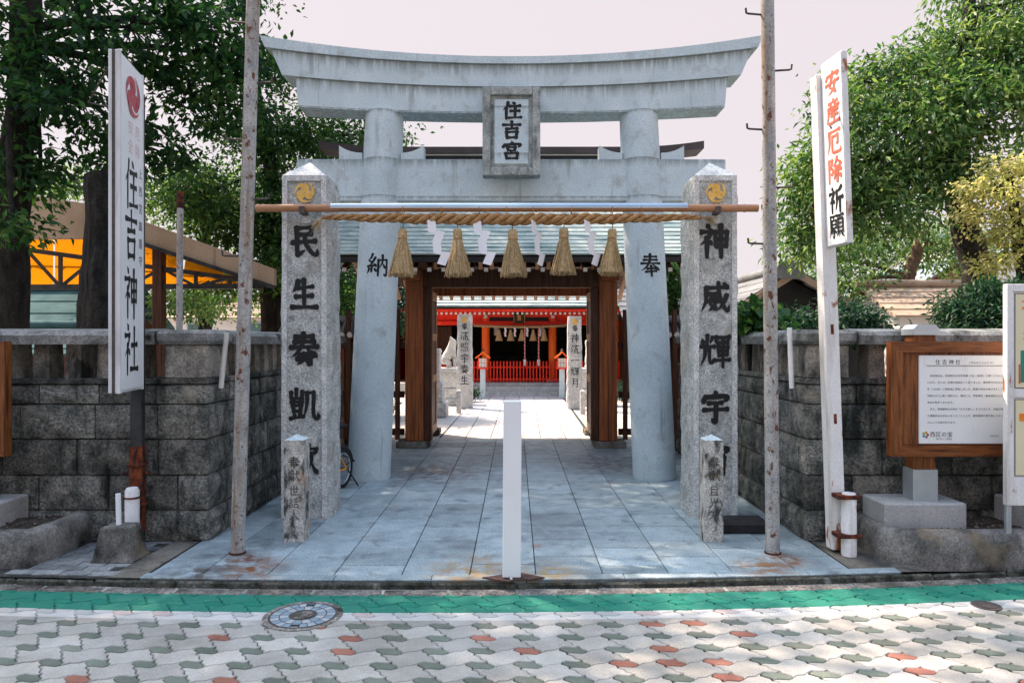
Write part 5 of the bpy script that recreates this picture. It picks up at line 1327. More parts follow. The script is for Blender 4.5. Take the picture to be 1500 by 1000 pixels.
# ------------------------------------------------------------------ vermilion worship hall
HX = .12
hall = thing('worship_hall', (HX, 24, 0), 'vermilion worship hall with dark open front at the end of the path', 'shrine hall')
def hb(name, x0, x1, y0, y1, z0, z1, mat, c=.006): mb = MB(); mb.cbox(HX+x0, HX+x1, y0, y1, z0, z1, c); return mb.build(name, M[mat], hall)
hb('step', -3.4, 3.4, 21.45, 22.0, -.01, .125, 'court_stone'); hb('step', -3.3, 3.3, 21.8, 22.6, .126, .25, 'court_stone'); hb('platform', -4.6, 4.6, 22.3, 29, .0, .33, 'court_stone')
for x in (-3.3, -1.07, 1.07, 3.3):
    mb = MB(); mb.tube([(HX + x, 23.0, .33), (HX + x, 23.0, 2.55)], .128, 24); mb.build('column', M['vermilion_lit'], hall)
    mb = MB(); mb.tube([(HX + x, 23.0, .3305), (HX + x, 23.0, .40)], [.19, .165], 20); mb.build('column_base', M['torii'], hall)
    hb('tie_block', x - .09, x + .09, 22.80, 22.868, 2.30, 2.50, 'vermilion'); hb('tie_end', x - .05, x + .05, 22.775, 22.799, 2.36, 2.46, 'rafter_white', .002)
hb('lower_beam', -4.0, 4.0, 22.87, 23.13, 2.14, 2.27, 'vermilion'); hb('upper_beam', -4.0, 4.0, 22.90, 23.10, 2.40, 2.56, 'vermilion')
hb('frieze', -.95, .95, 22.96, 23.02, 2.27, 2.40, 'black')
for x in (-2.2, 2.2): hb('frieze', x - 1.0, x + 1.0, 22.96, 23.02, 2.27, 2.40, 'vermilion')
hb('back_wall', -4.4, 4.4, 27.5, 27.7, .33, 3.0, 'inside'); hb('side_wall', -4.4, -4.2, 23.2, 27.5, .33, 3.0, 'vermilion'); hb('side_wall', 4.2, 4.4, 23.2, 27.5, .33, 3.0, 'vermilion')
for x in (-3.2, -2.55, 2.55, 3.2): hb('lattice_door', x - .3, x + .3, 24.0, 24.06, .34, 2.12, 'wood_dark')
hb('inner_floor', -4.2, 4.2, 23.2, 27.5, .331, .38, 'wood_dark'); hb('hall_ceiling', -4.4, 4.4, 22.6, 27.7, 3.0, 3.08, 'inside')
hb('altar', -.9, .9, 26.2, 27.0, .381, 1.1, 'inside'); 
for x in (-.75, .75): hb('paper_lamp', x - .07, x + .07, 23.4, 23.5, 1.82, 2.08, 'lamp_paper')
# picket fence
pk = MB(); pk.cbox(-.022, .022, -.02, .02, 0, .66, .004); pkm = pk.mesh('picket', M['vermilion'])
fence = thing('picket_fence', (HX, 22.68, .33), 'low vermilion picket fence across the front of the worship hall', 'fence')
x = -3.4
while x < 3.4:
    link('picket', pkm, fence, (HX + x, 22.66, .34)); x += .104
for z in (.40, .78):
    mb = MB(); mb.cbox(HX - 3.42, HX + 3.42, 22.685, 22.735, z, z + .055, .004); mb.build('rail', M['vermilion'], fence)
# eaves and roof
for y, z, nm in ((21.45, 2.46, 'rafter'),):
    rm = MB(); rm.obox((0, 0, 0), (0, 2.0, .62), .06, .07); rme = rm.mesh('rafter', M['vermilion']); em = MB(); em.box(-.032, .032, -.006, .004, -.034, .034); eme = em.mesh('rafter_end', M['rafter_white'])
    x = -4.6
    while x < 4.6:
        link('rafter', rme, hall, (HX + x, y, z)); link('rafter_end', eme, hall, (HX + x, y - .006, z)); x += .142
hb('eave_board', -4.75, 4.75, 21.32, 21.40, 2.505, 2.59, 'vermilion'); hb('eave_edge', -4.8, 4.8, 21.22, 21.36, 2.592, 2.645, 'black')
mb = MB(); mb.add([(HX - 4.75, 21.4, 2.59), (HX + 4.75, 21.4, 2.59), (HX + 4.75, 23.2, 3.32), (HX - 4.75, 23.2, 3.32)], [(3, 2, 1, 0)]); mb.build('soffit', M['vermilion'], hall)
nc = 26
for i in range(nc):
    ya, yb = 21.18 + 4.4*i/nc, 21.18 + 4.4*(i+1)/nc; f_ = lambda y: 2.665 + .52*(y - 21.18) + .03*(y - 21.18)**2
    mb = MB(); mb.add([(HX - 4.85, ya, f_(ya) - .02), (HX + 4.85, ya, f_(ya) - .02), (HX - 4.85, ya, f_(ya) + .03), (HX + 4.85, ya, f_(ya) + .03), (HX - 4.85, yb, f_(yb)), (HX + 4.85, yb, f_(yb))], [(0, 1, 3, 2), (2, 3, 5, 4)]); mb.build('copper_course', M['copper'], hall)
mb = MB(); mb.prism([(21.3, 2.63), (25.28, 5.4), (29.5, 2.7)], 'x', HX - 4.7, HX + 4.7); mb.build('roof_body', M['wood_dark'], hall)
# plaque, rope, tassels and bell ropes of the hall
pq = thing('hall_plaque', (HX, 22.7, 2.2), 'small black and gold plaque over the hall entrance', 'plaque')
mb = MB(); mb.cbox(HX - .19, HX + .19, 22.70, 22.76, 2.20, 2.56, .006); mb.build('frame', M['black'], pq)
mb = MB(); mb.cbox(HX - .12, HX + .12, 22.685, 22.699, 2.25, 2.50, .004); mb.build('panel', M['wood_dark'], pq)
write(pq, '吉', (HX - .07, 22.682, 2.29), XU, ZU, YN, .14, .17, M['gold'], 12)
for (a, b, c, d) in ((-.19, -.15, 2.2, 2.56), (.15, .19, 2.2, 2.56)):
    for k in range(4): mb = MB(); mb.cbox(HX + a + .008, HX + b - .008, 22.694, 22.6995, 2.23 + .08*k, 2.27 + .08*k, .001); mb.build('gilt_stud', M['gold'], pq)
hr = MB(); n = 120
for s in range(2):
    hr.tube([(HX - 1.42 + 2.9*i/n, 22.62 + .022*math.sin(2*math.pi*(i/n*24 + s/2)), 2.13 - .05*math.sin(math.pi*i/n) + .022*math.cos(2*math.pi*(i/n*24 + s/2))) for i in range(n+1)], .03, 6)
tag(hr.build('sacred_rope', M['straw']), 'straw rope strung between the vermilion columns of the hall', 'rope')
hl = ['first', 'second', 'third', 'fourth', 'fifth']
tm_ = MB(); tm_.tube([(0, 0, 0), (0, 0, -.05), (0, 0, -.09), (0, 0, -.36)], [.03, .045, .05, .125], 14); tme_ = tm_.mesh('straw_tassel', M['straw'])
for k, px in enumerate((731, 748, 764.5, 781, 797)):
    o = link('straw_tassel', tme_, None, ((px - CX)*22.6/F, 22.6, 2.0)); tag(o, hl[k] + ' from the left of the small tassels on the hall rope', 'tassel', 'tassels on the hall rope')
for k, px in enumerate((740, 754, 772, 790)):
    mb = MB(); x = (px - CX)*22.6/F
    for i in range(3): mb.add([(x - .03 + .025*(i % 2), 22.58, 2.06 - .09*i), (x + .03 + .025*(i % 2), 22.58, 2.05 - .09*i), (x + .04 - .025*(i % 2), 22.575, 1.95 - .09*i), (x - .02 - .025*(i % 2), 22.575, 1.96 - .09*i)], [(0, 1, 2, 3)])
    tag(mb.build('paper_streamer', M['paper']), hl[k] + ' from the left of the paper streamers on the hall rope', 'paper streamer', 'streamers on the hall rope')
for px, lab in ((768.5, 'left red and white bell rope hanging in the hall'), (788.5, 'right red and white bell rope hanging in the hall')):
    x = (px - CX)*22.9/F; t = thing('bell_rope', (x, 22.9, .9), lab, 'bell rope', 'bell ropes of the hall')
    for s, m_ in ((0, 'vermilion'), (1, 'paper')):
        mb = MB(); n = 60; mb.tube([(x + .013*math.cos(2*math.pi*(i/n*9 + s/2)), 22.55 + .02*math.sin(2*math.pi*(i/n*9 + s/2)), 2.1 - 1.05*i/n) for i in range(n+1)], .012, 6); mb.build('strand', M[m_], t)
    mb = MB(); mb.tube([(x, 22.55, 1.06), (x, 22.55, .86)], [.05, .03], 10); mb.build('knot', M['paper'], t)
# ------------------------------------------------------------------ left background
# canopy with translucent yellow roof, dark truss and beige fascia
cn = thing('canopy_shelter', (-5.8, 11, 0), 'open shelter with glowing yellow translucent roof and beige fascia behind the left wall', 'shelter')
cy = 10.9
fl, fr_ = P(-60, 338, cy), P(392, 414, cy); bl, br = P(-60, 423, cy + 2.4), P(380, 420, cy + 2.4)
kl, kr = P(149, 340, cy), bl.lerp(br, .475)
for (f_a, f_b, b_a, b_b, nsh) in ((fl, kl, bl, kr, 3), (P(150, 334, cy), fr_, kr, br, 4)):
    for i in range(nsh):
        a, b = i/nsh + .006, (i+1)/nsh - .006
        mb = MB(); q = [f_a.lerp(f_b, a), f_a.lerp(f_b, b), b_a.lerp(b_b, b), b_a.lerp(b_b, a)]; mb.add(q, [(0, 1, 2, 3)]); mb.build('roof_sheet', M['yellow_sheet'], cn)
C_, D_ = P(402, 418, cy), P(150, 335, cy)
for f0 in ([P(-60, 268, cy), P(149, 302, cy), P(149, 349, cy), P(-60, 351, cy)], [P(151, 302.5, cy), P(402, 394, cy), C_, D_]):
    f1 = [p + Vector((0, .10, 0)) for p in f0]; mb = MB()
    mb.add(f0 + f1, [(3, 2, 1, 0), (4, 5, 6, 7), (0, 1, 5, 4), (1, 2, 6, 5), (2, 3, 7, 6), (3, 0, 4, 7)]); mb.build('fascia', M['beige'], cn)
mb = MB(); mb.obox(D_ + Vector((0, -.02, -.03)), C_ + Vector((0, -.02, -.03)), .05, .06); mb.build('fascia_trim', M['pole_dark'], cn)
for yy in (cy + .25, cy + 1.5):
    u = (yy - cy)/2.4; L0, R0 = P(-60, 352, yy), P(386, 414, yy)
    ch0, ch1 = P(-60, 421, yy), P(386, 419, yy)
    mb = MB(); mb.obox(ch0, ch1, .07, .08); mb.build('bottom_chord', M['pole_dark'], cn)
    mb = MB(); mb.obox(L0, R0, .06, .07); mb.build('top_chord', M['pole_dark'], cn)
    n = 9
    for i in range(n):
        a, b = ch0.lerp(ch1, i/n), L0.lerp(R0, i/n); c = L0.lerp(R0, (i+1)/n); d = ch0.lerp(ch1, (i+1)/n)
        mb = MB(); mb.obox(a, b, .045, .05, (0, 1, 0)); mb.build('strut', M['pole_dark'], cn)
        mb = MB(); mb.obox(*((a, c) if i % 2 else (b, d)), .04, .045, (0, 1, 0)); mb.build('brace', M['pole_dark'], cn)
for px in (233, 20):
    p = P(px, 366, cy + .25); mb = MB(); mb.cbox(p.x - .075, p.x + .075, cy + .18, cy + .33, 0, p.z, .006); mb.build('post', M['wood_dark'] if px > 100 else M['pole_dark'], cn)
# sawn-off trunk
sp = thing('cut_trunk', P(150, 600, 7.6) * 1, 'thick sawn-off dark tree trunk behind the left wall', 'tree trunk'); sp.location.z = 0
rnd = random.Random(2); mb = MB(); c = sp.location; pts = []; n = 20; vs = []
for i in range(23):
    z = 3.36*i/22; r = .31 - .075*(z/3.36)**.6 + .02*math.sin(z*4)
    for k in range(n):
        a = 2*math.pi*k/n; rr_ = r*(1 + .07*math.sin(a*5 + z*1.4) + .05*rnd.uniform(-1, 1))
        vs.append((c.x + .03 + .05*z/3.36 + rr_*math.cos(a), c.y + rr_*math.sin(a), z + (.05*math.cos(a) if i == 22 else 0)))
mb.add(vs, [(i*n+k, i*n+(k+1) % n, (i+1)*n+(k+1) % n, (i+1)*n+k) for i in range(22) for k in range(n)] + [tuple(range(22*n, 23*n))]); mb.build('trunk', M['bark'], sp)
# grey pipe post
p = P(264, 281, 6.9); t = thing('pipe_post', (p.x, 6.9, 0), 'slim grey pipe post with rusty top behind the left wall', 'post')
mb = MB(); mb.tube([(p.x - .02, 6.9, 0), (p.x, 6.9, p.z - .16)], .030, 12); mb.build('pipe', M['pole'], t)
mb = MB(); mb.tube([(p.x, 6.9, p.z - .16), (p.x, 6.9, p.z)], .033, 12); mb.build('rusted_top', M['rust'], t)

def gable_house(name, label, x0, x1, y0, y1, zw, zr, roof_m, wall_m, over=.35, ridge_axis='x', cat='house', windows=(), z0=0.0, course=.28, barge='wood_dark'):
    """walls, two roof planes of separate courses, ridge, gable boards, windows (x, z, w, h) on the street side"""
    t = thing(name, ((x0+x1)/2, (y0+y1)/2, 0), label, cat)
    mb = MB()
    if ridge_axis == 'x':
        ym = (y0+y1)/2; mb.prism([(y0, z0), (y0, zw), (ym, zr - .12), (y1, zw), (y1, z0)][::-1], 'x', x0, x1)
    else:
        xm = (x0+x1)/2; mb.prism([(x0, z0), (x1, z0), (x1, zw), (xm, zr - .12), (x0, zw)], 'y', y0, y1)
    mb.build('wall', M[wall_m], t)
    half = ((y1-y0) if ridge_axis == 'x' else (x1-x0))/2 + over; n = max(4, int(half/course)); slope = (zr - zw)/(half - over)
    for s in (-1, 1):
        for i in range(n):
            u0, u1 = half*i/n, half*(i+1)/n + .02
            za, zb = zr - slope*u0 + .03, zr - slope*u1 + .055
            if ridge_axis == 'x':
                m = (y0+y1)/2; e0, e1 = x0 - over, x1 + over
                vs = [(e0, m + s*u0, za), (e1, m + s*u0, za), (e0, m + s*u1, zb), (e1, m + s*u1, zb), (e0, m + s*u1, zb - .05), (e1, m + s*u1, zb - .05), (e0, m + s*u0, za - .07), (e1, m + s*u0, za - .07)]
            else:
                m = (x0+x1)/2; e0, e1 = y0 - over, y1 + over
                vs = [(m + s*u0, e0, za), (m + s*u0, e1, za), (m + s*u1, e0, zb), (m + s*u1, e1, zb), (m + s*u1, e0, zb - .05), (m + s*u1, e1, zb - .05), (m + s*u0, e0, za - .07), (m + s*u0, e1, za - .07)]
            mb = MB(); mb.add(vs, [(0, 1, 3, 2), (2, 3, 5, 4), (4, 5, 7, 6), (0, 2, 4, 6), (1, 7, 5, 3)]); mb.build('tile_course', M[roof_m], t)
        if ridge_axis == 'y':
            m = (x0+x1)/2; mb = MB(); mb.obox((m, y0 - over - .02, zr - .03), (m + s*half, y0 - over - .02, zr - slope*half - .03), .05, .14, (0, -1, 0) if s > 0 else (0, 1, 0)); 
            mb = MB(); q = [(m, zr + .0), (m + s*half, zr - slope*half + .0), (m + s*half, zr - slope*half - .13), (m, zr - .14)]
            mb.prism(q if s > 0 else q[::-1], 'y', y0 - over - .05, y0 - over - .003); mb.build('barge_board', M[barge], t)
    mb = MB()
    if ridge_axis == 'x': mb.tube([(x0 - over - .05, (y0+y1)/2, zr + .10), (x1 + over + .05, (y0+y1)/2, zr + .10)], .10, 10)
    else: mb.tube([((x0+x1)/2, y0 - over - .08, zr + .10), ((x0+x1)/2, y1 + over, zr + .10)], .10, 10)
    mb.build('ridge', M[roof_m], t)
    for (wx, wz, w, h) in windows:
        mb = MB(); mb.cbox(wx - w/2 - .05, wx + w/2 + .05, y0 - .04, y0 - .003, wz - h/2 - .05, wz + h/2 + .05, .005); f = mb.build('window', M['steel'], t)
        for k in (0, 1):
            mb = MB(); mb.box(wx - w/2 + k*(w/2 + .012), wx + k*w/2 - (0 if k else .012), y0 - .046, y0 - .0405, wz - h/2, wz + h/2); mb.build('pane', M['glass'], f)
    return t
# copper-roofed shrine office far left, low behind the wall
gable_house('shrine_office', 'low dark building with blue-green copper roof at far left', -14.2, -9.55, 16.2, 19.0, 1.95, 2.85, 'copper_dark', 'wood_dark', .5, 'x', 'building', course=.42)
gable_house('shrine_annex', 'lower dark annex with copper eave in front of the left building', -12.2, -9.4, 14.9, 15.9, 1.55, 1.86, 'copper_dark', 'wood_dark', .35, 'x', 'building', course=.16)
# white building with windows beyond the trees
gable_house('white_house', 'white plastered house with window seen under the left trees', -11.6, -7.9, 24.0, 28.0, 2.45, 3.05, 'tan_tile', 'plaster', .25, 'x', 'house', [(-8.85, 1.85, .8, .75), (-10.6, 1.85, .7, .7)])
# right side houses
gable_house('tiled_house', 'dark timber house with front gable and tan tiles behind the right wall', 4.05, 6.95, 14.5, 20.0, 2.12, 3.02, 'grey_tile', 'black', .45, 'y', 'house', barge='tan_tile')
orn = thing('ridge_ornament', P(1147, 396, 14.0), 'dark ridge-end ornament tile on the gabled house', 'roof ornament')
op = orn.location; mb = MB(); mb.prism([(op.x - .22, op.z - .16), (op.x + .42, op.z - .16), (op.x + .36, op.z + .06), (op.x + .24, op.z + .17), (op.x + .10, op.z + .22), (op.x - .04, op.z + .17), (op.x - .16, op.z + .05)], 'y', 13.95, 14.12); mb.build('tile', M['grey_tile'], orn)
gable_house('white_walled_house', 'white walled house with tan roof right of the gabled house', 8.15, 10.6, 15.2, 18.0, 2.22, 2.85, 'tan_tile', 'plaster', .22, 'x', 'house', [(9.0, 1.7, .5, .4)])
gable_house('timber_gable', 'small house with timber gable and blue-grey roof far right', 10.9, 13.2, 20.0, 24.0, 3.05, 3.75, 'blue_tile', 'wood_tan', .4, 'y', 'house')
gable_house('far_white_block', 'pale building peeking between leaves at far right', 14.6, 17.5, 24.0, 28.0, 4.6, 5.3, 'blue_tile', 'plaster', .2, 'x', 'house')
gable_house('inner_office', 'dark timber shrine building behind the right wing wall', 3.3, 5.6, 19.5, 23.0, 2.3, 3.2, 'grey_tile', 'wood_dark', .4, 'x', 'building')

# ------------------------------------------------------------------ trees
def leaves_mesh(name, cent, nper, cr, ll, lw, seed, mat, flat=.6, droop=.35):
    rg = np.random.RandomState(seed); K = len(cent)
    cnt = rg.randint(int(nper*.6), int(nper*1.4), K); idx = np.repeat(np.arange(K), cnt); n = len(idx)
    off_ = rg.normal(0, 1, (n, 3)) * np.array([cr, cr, cr*flat]) * rg.uniform(.7, 1.25, (K, 1))[idx]
    p = np.asarray(cent)[idx] + off_
    d = off_ / (np.linalg.norm(off_, axis=1, keepdims=True) + 1e-6)*.7 + rg.normal(0, .55, (n, 3)); d[:, 2] -= droop
    d /= np.linalg.norm(d, axis=1, keepdims=True)
    nr = rg.normal(0, .55, (n, 3)); nr[:, 2] += .9; nr -= d*np.sum(nr*d, 1, keepdims=True); nr /= np.linalg.norm(nr, axis=1, keepdims=True)
    s = np.cross(d, nr); L = (ll*rg.uniform(.48, 1.32, n))[:, None]; W_ = (lw*rg.uniform(.7, 1.2, n))[:, None]
    v = np.empty((n, 4, 3)); v[:, 0] = p; v[:, 1] = p + d*L*.45 + s*W_*.5 + nr*W_*.18; v[:, 2] = p + d*L - nr*L*.12; v[:, 3] = p + d*L*.45 - s*W_*.5 + nr*W_*.18
    me = bpy.data.meshes.new(name); me.vertices.add(n*4); me.vertices.foreach_set('co', v.ravel())
    tri = (np.arange(n)[:, None]*4 + np.array([0, 1, 2, 0, 2, 3])).ravel().astype(np.int32)
    me.loops.add(n*6); me.loops.foreach_set('vertex_index', tri); me.polygons.add(n*2)
    me.polygons.foreach_set('loop_start', np.arange(0, n*6, 3, dtype=np.int32)); me.polygons.foreach_set('loop_total', np.full(n*2, 3, dtype=np.int32))
    me.materials.append(mat); me.update(calc_edges=True); return me
def bez(a, b, c, n): return [a*(1-t)**2 + b*2*t*(1-t) + c*t*t for t in [i/n for i in range(n+1)]]
def tree(label, trunk, blobs, mat, bark='bark', leaf=(.12, .055), nper=90, cr=.26, seed=1, name='tree', flat=.6, droop=.35, dens=1.0, limb_r=.07):
    """trunk: [(point, radius)...]; blobs: (centre, rx, ry, rz, clumps)"""
    t = thing(name, (trunk[0][0].x, trunk[0][0].y, 0), label, 'tree'); rg = random.Random(seed)
    mb = MB(); tp = [p for p, _ in trunk]; tr = [r for _, r in trunk]
    pts, rad = [], []
    for i in range(len(tp)-1):
        for k in range(5):
            u = k/5; j = Vector((rg.uniform(-1, 1), rg.uniform(-1, 1), 0))*tr[i]*.12; pts.append(tp[i].lerp(tp[i+1], u) + j); rad.append((tr[i] + (tr[i+1]-tr[i])*u)*rg.uniform(.93, 1.08))
    pts.append(tp[-1]); rad.append(tr[-1]); mb.tube(pts, rad, 12); cents = []
    for (c, rx, ry, rz, nc) in blobs:
        k = min(range(len(pts)//2, len(pts)), key=lambda q: (pts[q] - c).length + (2.0 if pts[q].z > c.z else 0)); s = pts[k]; dist = (c - s).length
        mid = s.lerp(c, .5) + Vector((rg.uniform(-.2, .2), rg.uniform(-.2, .2), .12*dist))
        lp = bez(s, mid, c, 8); lr = min(limb_r*(.6 + .12*dist), rad[k]*.8); mb.tube(lp, [lr*(1 - .65*i/8) for i in range(9)], 8)
        for _ in range(int(nc*dens)):
            while True:
                q = Vector((rg.uniform(-1, 1), rg.uniform(-1, 1), rg.uniform(-1, 1)))
                if .15 < q.length < 1: break
            q = q * (q.length**-.35); sp_ = rg.uniform(.72, 1.28); pnt = c + Vector((q.x*rx, q.y*ry, q.z*rz))*sp_; cents.append(tuple(pnt))
            b = min(lp[3:], key=lambda w: (w - pnt).length); m2 = b.lerp(pnt, .5) + Vector((rg.uniform(-.12, .12), rg.uniform(-.12, .12), rg.uniform(-.02, .18)))
            L = (pnt - b).length; r0 = .008 + .009*L; mb.tube(bez(b, m2, pnt, 4), [r0*(1 - .2*i) for i in range(5)], 4, False)
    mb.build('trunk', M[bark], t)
    link('crown', leaves_mesh('crown', cents, nper, cr, leaf[0], leaf[1], seed, M[mat], flat, droop), t)
    return t
def V(px, py, Y): return P(px, py, Y)
def BL(px, py, Y, rx, ry, rz, n): return (V(px, py, Y), rx, ry, rz, n)
def SH(gx, gy, z, r, n):                                     # unseen high bough, added so its shade falls round (gx, gy)
    return (Vector((gx - .62*z, gy + .50*z, z)), r, r, .40, n)
# big dark tree at upper left
ta = V(14, 470, 8.6); ta.z = 0
tree('big dark-leaved tree with black trunk filling the upper left', [(ta, .21), (V(18, 330, 8.6), .17), (V(32, 150, 8.6), .165), (V(40, 20, 8.6), .17), (V(20, -140, 8.6), .13), (V(30, -420, 8.6), .07)],
     [BL(60, 70, 8.4, .55, .8, .55, 22), BL(190, 40, 8.2, .75, .8, .5, 34), BL(300, 40, 8.6, .6, .7, .45, 26), BL(300, 150, 9.0, .65, .7, .45, 30), BL(120, 150, 8.2, .6, .7, .35, 22), BL(205, 215, 8.8, .6, .7, .30, 22),
      BL(60, 250, 8.6, .55, .6, .35, 18), BL(355, 90, 9.4, .35, .6, .5, 16), BL(20, 335, 7.6, .25, .3, .12, 5), BL(-60, 150, 8.0, .8, .9, .8, 22),
      BL(60, -120, 8.6, 1.0, 1.1, .6, 30), BL(-150, -60, 8.6, 1.2, 1.2, .9, 26), BL(230, -90, 9.2, .8, .9, .4, 26),
      SH(-3.0, 3.5, 8.5, 1.0, 95), SH(-1.8, 3.5, 8.8, 1.0, 100), SH(-.7, 3.7, 9.2, .7, 46), SH(-2.6, 4.9, 8.8, 1.0, 40), SH(-4.4, 4.0, 8.0, 1.2, 40), SH(-1.0, 4.7, 9.4, .9, 30), SH(.4, 3.8, 9.6, .6, 16), SH(1.5, 4.1, 9.8, .5, 10), SH(2.7, 4.1, 10.2, .5, 11), SH(2.6, 3.5, 10.0, .3, 3), SH(.6, 4.5, 9.8, .5, 10)],
     'leaf_deep', leaf=(.13, .062), nper=46, cr=.15, seed=3, flat=.5, dens=.9)
# lighter tree behind it and above the canopy
tb = V(395, 480, 13.0); tb.z = 0
tree('mid green tree between the left banner pole and the torii', [(tb, .22), (V(398, 380, 13), .18), (V(396, 250, 13), .13), (V(372, 120, 13), .10), (V(350, -60, 13), .06)],
     [BL(300, 285, 12.5, .9, .9, .5, 34), BL(372, 330, 12.8, .65, .9, .6, 34), BL(430, 300, 13, .6, .8, .6, 34), BL(425, 400, 12.6, .55, .8, .45, 34), BL(350, 420, 13.4, .6, .8, .3, 20), BL(440, 220, 13.2, .55, .8, .5, 26),
      BL(500, 200, 13.6, .75, .8, .32, 20), BL(560, 200, 14, .45, .6, .28, 10), BL(380, 210, 13, .6, .8, .5, 26), BL(400, 120, 13, .5, .7, .5, 14), BL(500, 440, 13.4, .35, .6, .5, 22), BL(450, 345, 13, .5, .7, .4, 20),
      BL(330, -20, 13.0, .7, .9, .5, 14)] + [SH(gx + (.5 if j % 2 else 0), gy, 9.6 + .35*((i + j) % 3) + (.7 if gy > 8 else 0), 1.15, 44) for i, gx in enumerate((-3.2, -1.5, .2, 1.9)) for j, gy in enumerate((5.9, 7.3, 8.8, 10.3))] + [SH(3.6, 5.6, 10.8, 1.0, 40), SH(2.6, 5.2, 10.6, .6, 16)],
     'leaf_mid', leaf=(.105, .052), nper=85, cr=.22, seed=5, limb_r=.045)
tf = V(300, 470, 19.0); tf.z = 0
tree('pale green tree far behind the canopy shelter', [(tf, .2), (V(300, 350, 19), .15), (V(305, 250, 19), .09)],
     [BL(230, 300, 18, 1.3, 1, .8, 34), BL(310, 290, 18.5, 1.2, 1, .8, 34), BL(380, 300, 19, 1.0, 1, .9, 28), BL(110, 275, 18, .9, .9, .35, 16), BL(305, 440, 18.0, 1.0, .8, .35, 22), BL(250, 440, 18.0, .7, .8, .3, 14)],
     'leaf_bright', leaf=(.13, .07), nper=70, cr=.32, seed=6)
# right side: large bright tree
tc_ = V(1440, 480, 12.0); tc_.z = 0
tree('large sunlit green tree behind the leaning sign on the right', [(tc_, .30), (V(1432, 390, 12), .24), (V(1405, 300, 12), .20), (V(1400, 180, 12), .15), (V(1420, 40, 12), .10), (V(1420, -80, 12), .06)],
     [BL(1250, 240, 11.4, .75, .8, .55, 40), BL(1330, 190, 11.6, .9, .9, .6, 52), BL(1430, 150, 11.6, .9, .9, .6, 52), BL(1500, 90, 11.8, .9, 1, .7, 44), BL(1420, 60, 12, .8, .9, .45, 34), BL(1330, 110, 12, .6, .8, .40, 26),
      BL(1230, 160, 11.8, .38, .6, .35, 14), BL(1265, 120, 12, .35, .5, .25, 9), BL(1200, 310, 11.6, .5, .7, .5, 26), BL(1290, 300, 11.4, .75, .8, .4, 36), BL(1385, 250, 11.5, .8, .8, .4, 36), BL(1185, 250, 11.8, .32, .5, .30, 10), BL(1175, 360, 11.8, .28, .5, .25, 9),
      BL(1480, 10, 12, .7, .8, .4, 22), BL(1560, 200, 12, .8, .9, .8, 28), BL(1430, -20, 12.4, .6, .7, .3, 10)],
     'leaf_bright', leaf=(.135, .052), nper=66, cr=.20, seed=8, limb_r=.06, flat=.7, droop=.55)
td = V(1318, 480, 17.0); td.z = 0
tree('olive lit tree with reddish limbs behind the house roofs on the right', [(td, .24), (V(1322, 430, 17), .19), (V(1335, 390, 17), .15), (V(1350, 340, 17), .10)],
     [BL(1235, 380, 17.5, 1.0, 1, .6, 32), BL(1310, 350, 17.8, 1.1, 1, .5, 30), BL(1400, 365, 17.8, 1.1, 1, .5, 26), BL(1215, 425, 17, .7, .8, .4, 20)],
     'leaf_bright', 'bark_brown', leaf=(.13, .06), nper=70, cr=.32, seed=9)
te = V(1500, 480, 10.0); te.z = 0
tree('yellow-green leaved tree at the right edge', [(te, .12), (V(1500, 400, 10), .10), (V(1490, 330, 10), .08), (V(1480, 260, 10), .05)],
     [BL(1462, 282, 10, .36, .5, .20, 20), BL(1500, 238, 10, .35, .5, .18, 16), BL(1490, 335, 10, .45, .5, .22, 22), BL(1440, 315, 10, .22, .4, .12, 8), BL(1430, 275, 10, .14, .3, .08, 4), BL(1470, 380, 10, .35, .4, .15, 12), BL(1540, 320, 10, .5, .5, .6, 22)],
     'leaf_yellow', leaf=(.085, .042), nper=46, cr=.12, seed=10, limb_r=.03)
tg = V(1455, 500, 8.6); tg.z = 0
tree('dark evergreen shrub behind the notice board', [(tg, .09), (V(1440, 490, 8.6), .07), (V(1438, 450, 8.6), .05)],
     [BL(1425, 455, 8.6, .30, .4, .18, 24), BL(1465, 440, 8.6, .36, .4, .18, 28), BL(1490, 470, 8.4, .4, .4, .2, 24), BL(1440, 482, 8.4, .36, .4, .12, 22)],
     'leaf_dark', leaf=(.10, .03), nper=110, cr=.11, seed=12, limb_r=.03, name='shrub', flat=.45)
th = V(1215, 500, 8.8); th.z = 0
tree('dense dark green shrub between the banner pole and leaning sign', [(th, .08), (V(1215, 490, 8.8), .06), (V(1210, 465, 8.8), .04)],
     [BL(1180, 480, 8.8, .33, .4, .15, 24), BL(1240, 472, 8.8, .36, .4, .17, 28), BL(1150, 488, 8.8, .22, .3, .12, 12), BL(1270, 486, 8.8, .18, .3, .12, 10)],
     'leaf_dark', leaf=(.075, .035), nper=110, cr=.12, seed=13, limb_r=.03, name='shrub')
ti = V(1098, 500, 7.4); ti.z = 0
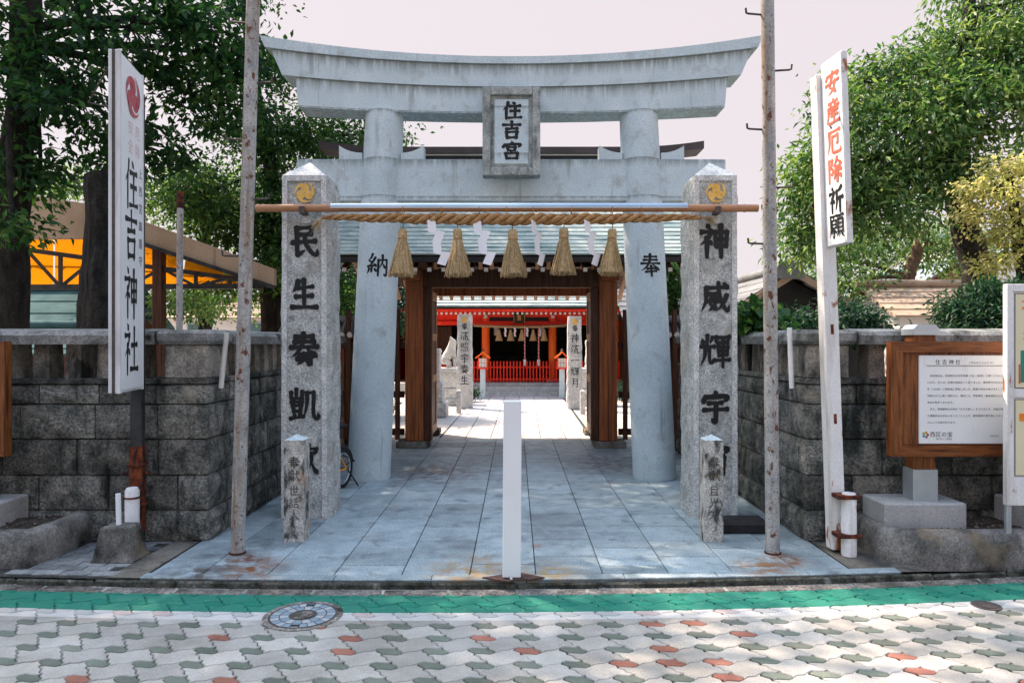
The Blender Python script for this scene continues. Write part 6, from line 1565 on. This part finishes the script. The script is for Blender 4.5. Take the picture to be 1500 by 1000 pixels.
tree('small broad-leaved bush beside the right inscribed pillar', [(ti, .03), (V(1100, 480, 7.4), .025), (V(1102, 462, 7.4), .018)],
     [BL(1105, 460, 7.4, .16, .2, .10, 8), BL(1118, 478, 7.4, .10, .2, .08, 5), BL(1094, 478, 7.4, .1, .2, .1, 5)],
     'leaf_mid', leaf=(.12, .10), nper=24, cr=.07, seed=14, limb_r=.012, name='shrub')
tj = V(985, 520, 13.2); tj.z = 0
tree('clipped pine right of the gate house', [(tj, .12), (V(987, 470, 13.2), .09), (V(984, 400, 13.2), .05)],
     [BL(985, 395, 13.2, .45, .4, .14, 22), BL(996, 425, 13.1, .40, .4, .12, 20), BL(978, 452, 13.1, .40, .4, .12, 20), BL(995, 478, 13.1, .45, .4, .12, 20)],
     'leaf_mid', leaf=(.09, .02), nper=150, cr=.11, seed=15, limb_r=.03, name='pine_tree', flat=.5)
tk = V(548, 520, 16.0); tk.z = 0
tree('dark green tree behind the left wing wall', [(tk, .12), (V(545, 470, 16), .09), (V(540, 410, 16), .05)],
     [BL(515, 430, 16, .7, .6, .5, 34), BL(560, 420, 16, .6, .6, .45, 30), BL(535, 380, 16, .6, .6, .4, 26), BL(575, 470, 16.2, .5, .6, .4, 20), BL(505, 480, 16, .6, .6, .4, 20)],
     'leaf_dark', leaf=(.10, .05), nper=90, cr=.22, seed=16, limb_r=.04)
tl = V(925, 520, 27.0); tl.z = 0
tree('pale green tree beyond the right end of the hall', [(tl, .15), (V(925, 490, 27), .12), (V(925, 465, 27), .08)],
     [BL(922, 468, 27, .8, .8, .4, 20), BL(935, 485, 27, .8, .8, .4, 20), BL(900, 475, 27.5, .6, .6, .3, 12)],
     'leaf_bright', leaf=(.14, .08), nper=70, cr=.3, seed=17, limb_r=.04)
for px, py, Y, lab, sd_ in ((690, 572, 19.2, 'small round bush left of the hall path', 18), (912, 545, 19.5, 'low bush at the right of the courtyard', 19), (566, 560, 15.5, 'low bush at the left of the courtyard', 20)):
    b = V(px, py, Y); b.z = 0
    tree(lab, [(b, .02), (b + Vector((0, 0, .12)), .016), (b + Vector((0, 0, .3)), .01)], [(b + Vector((0, 0, .28)), .22, .22, .2, 16)], 'leaf_dark', leaf=(.06, .03), nper=60, cr=.08, seed=sd_, limb_r=.01, name='shrub')
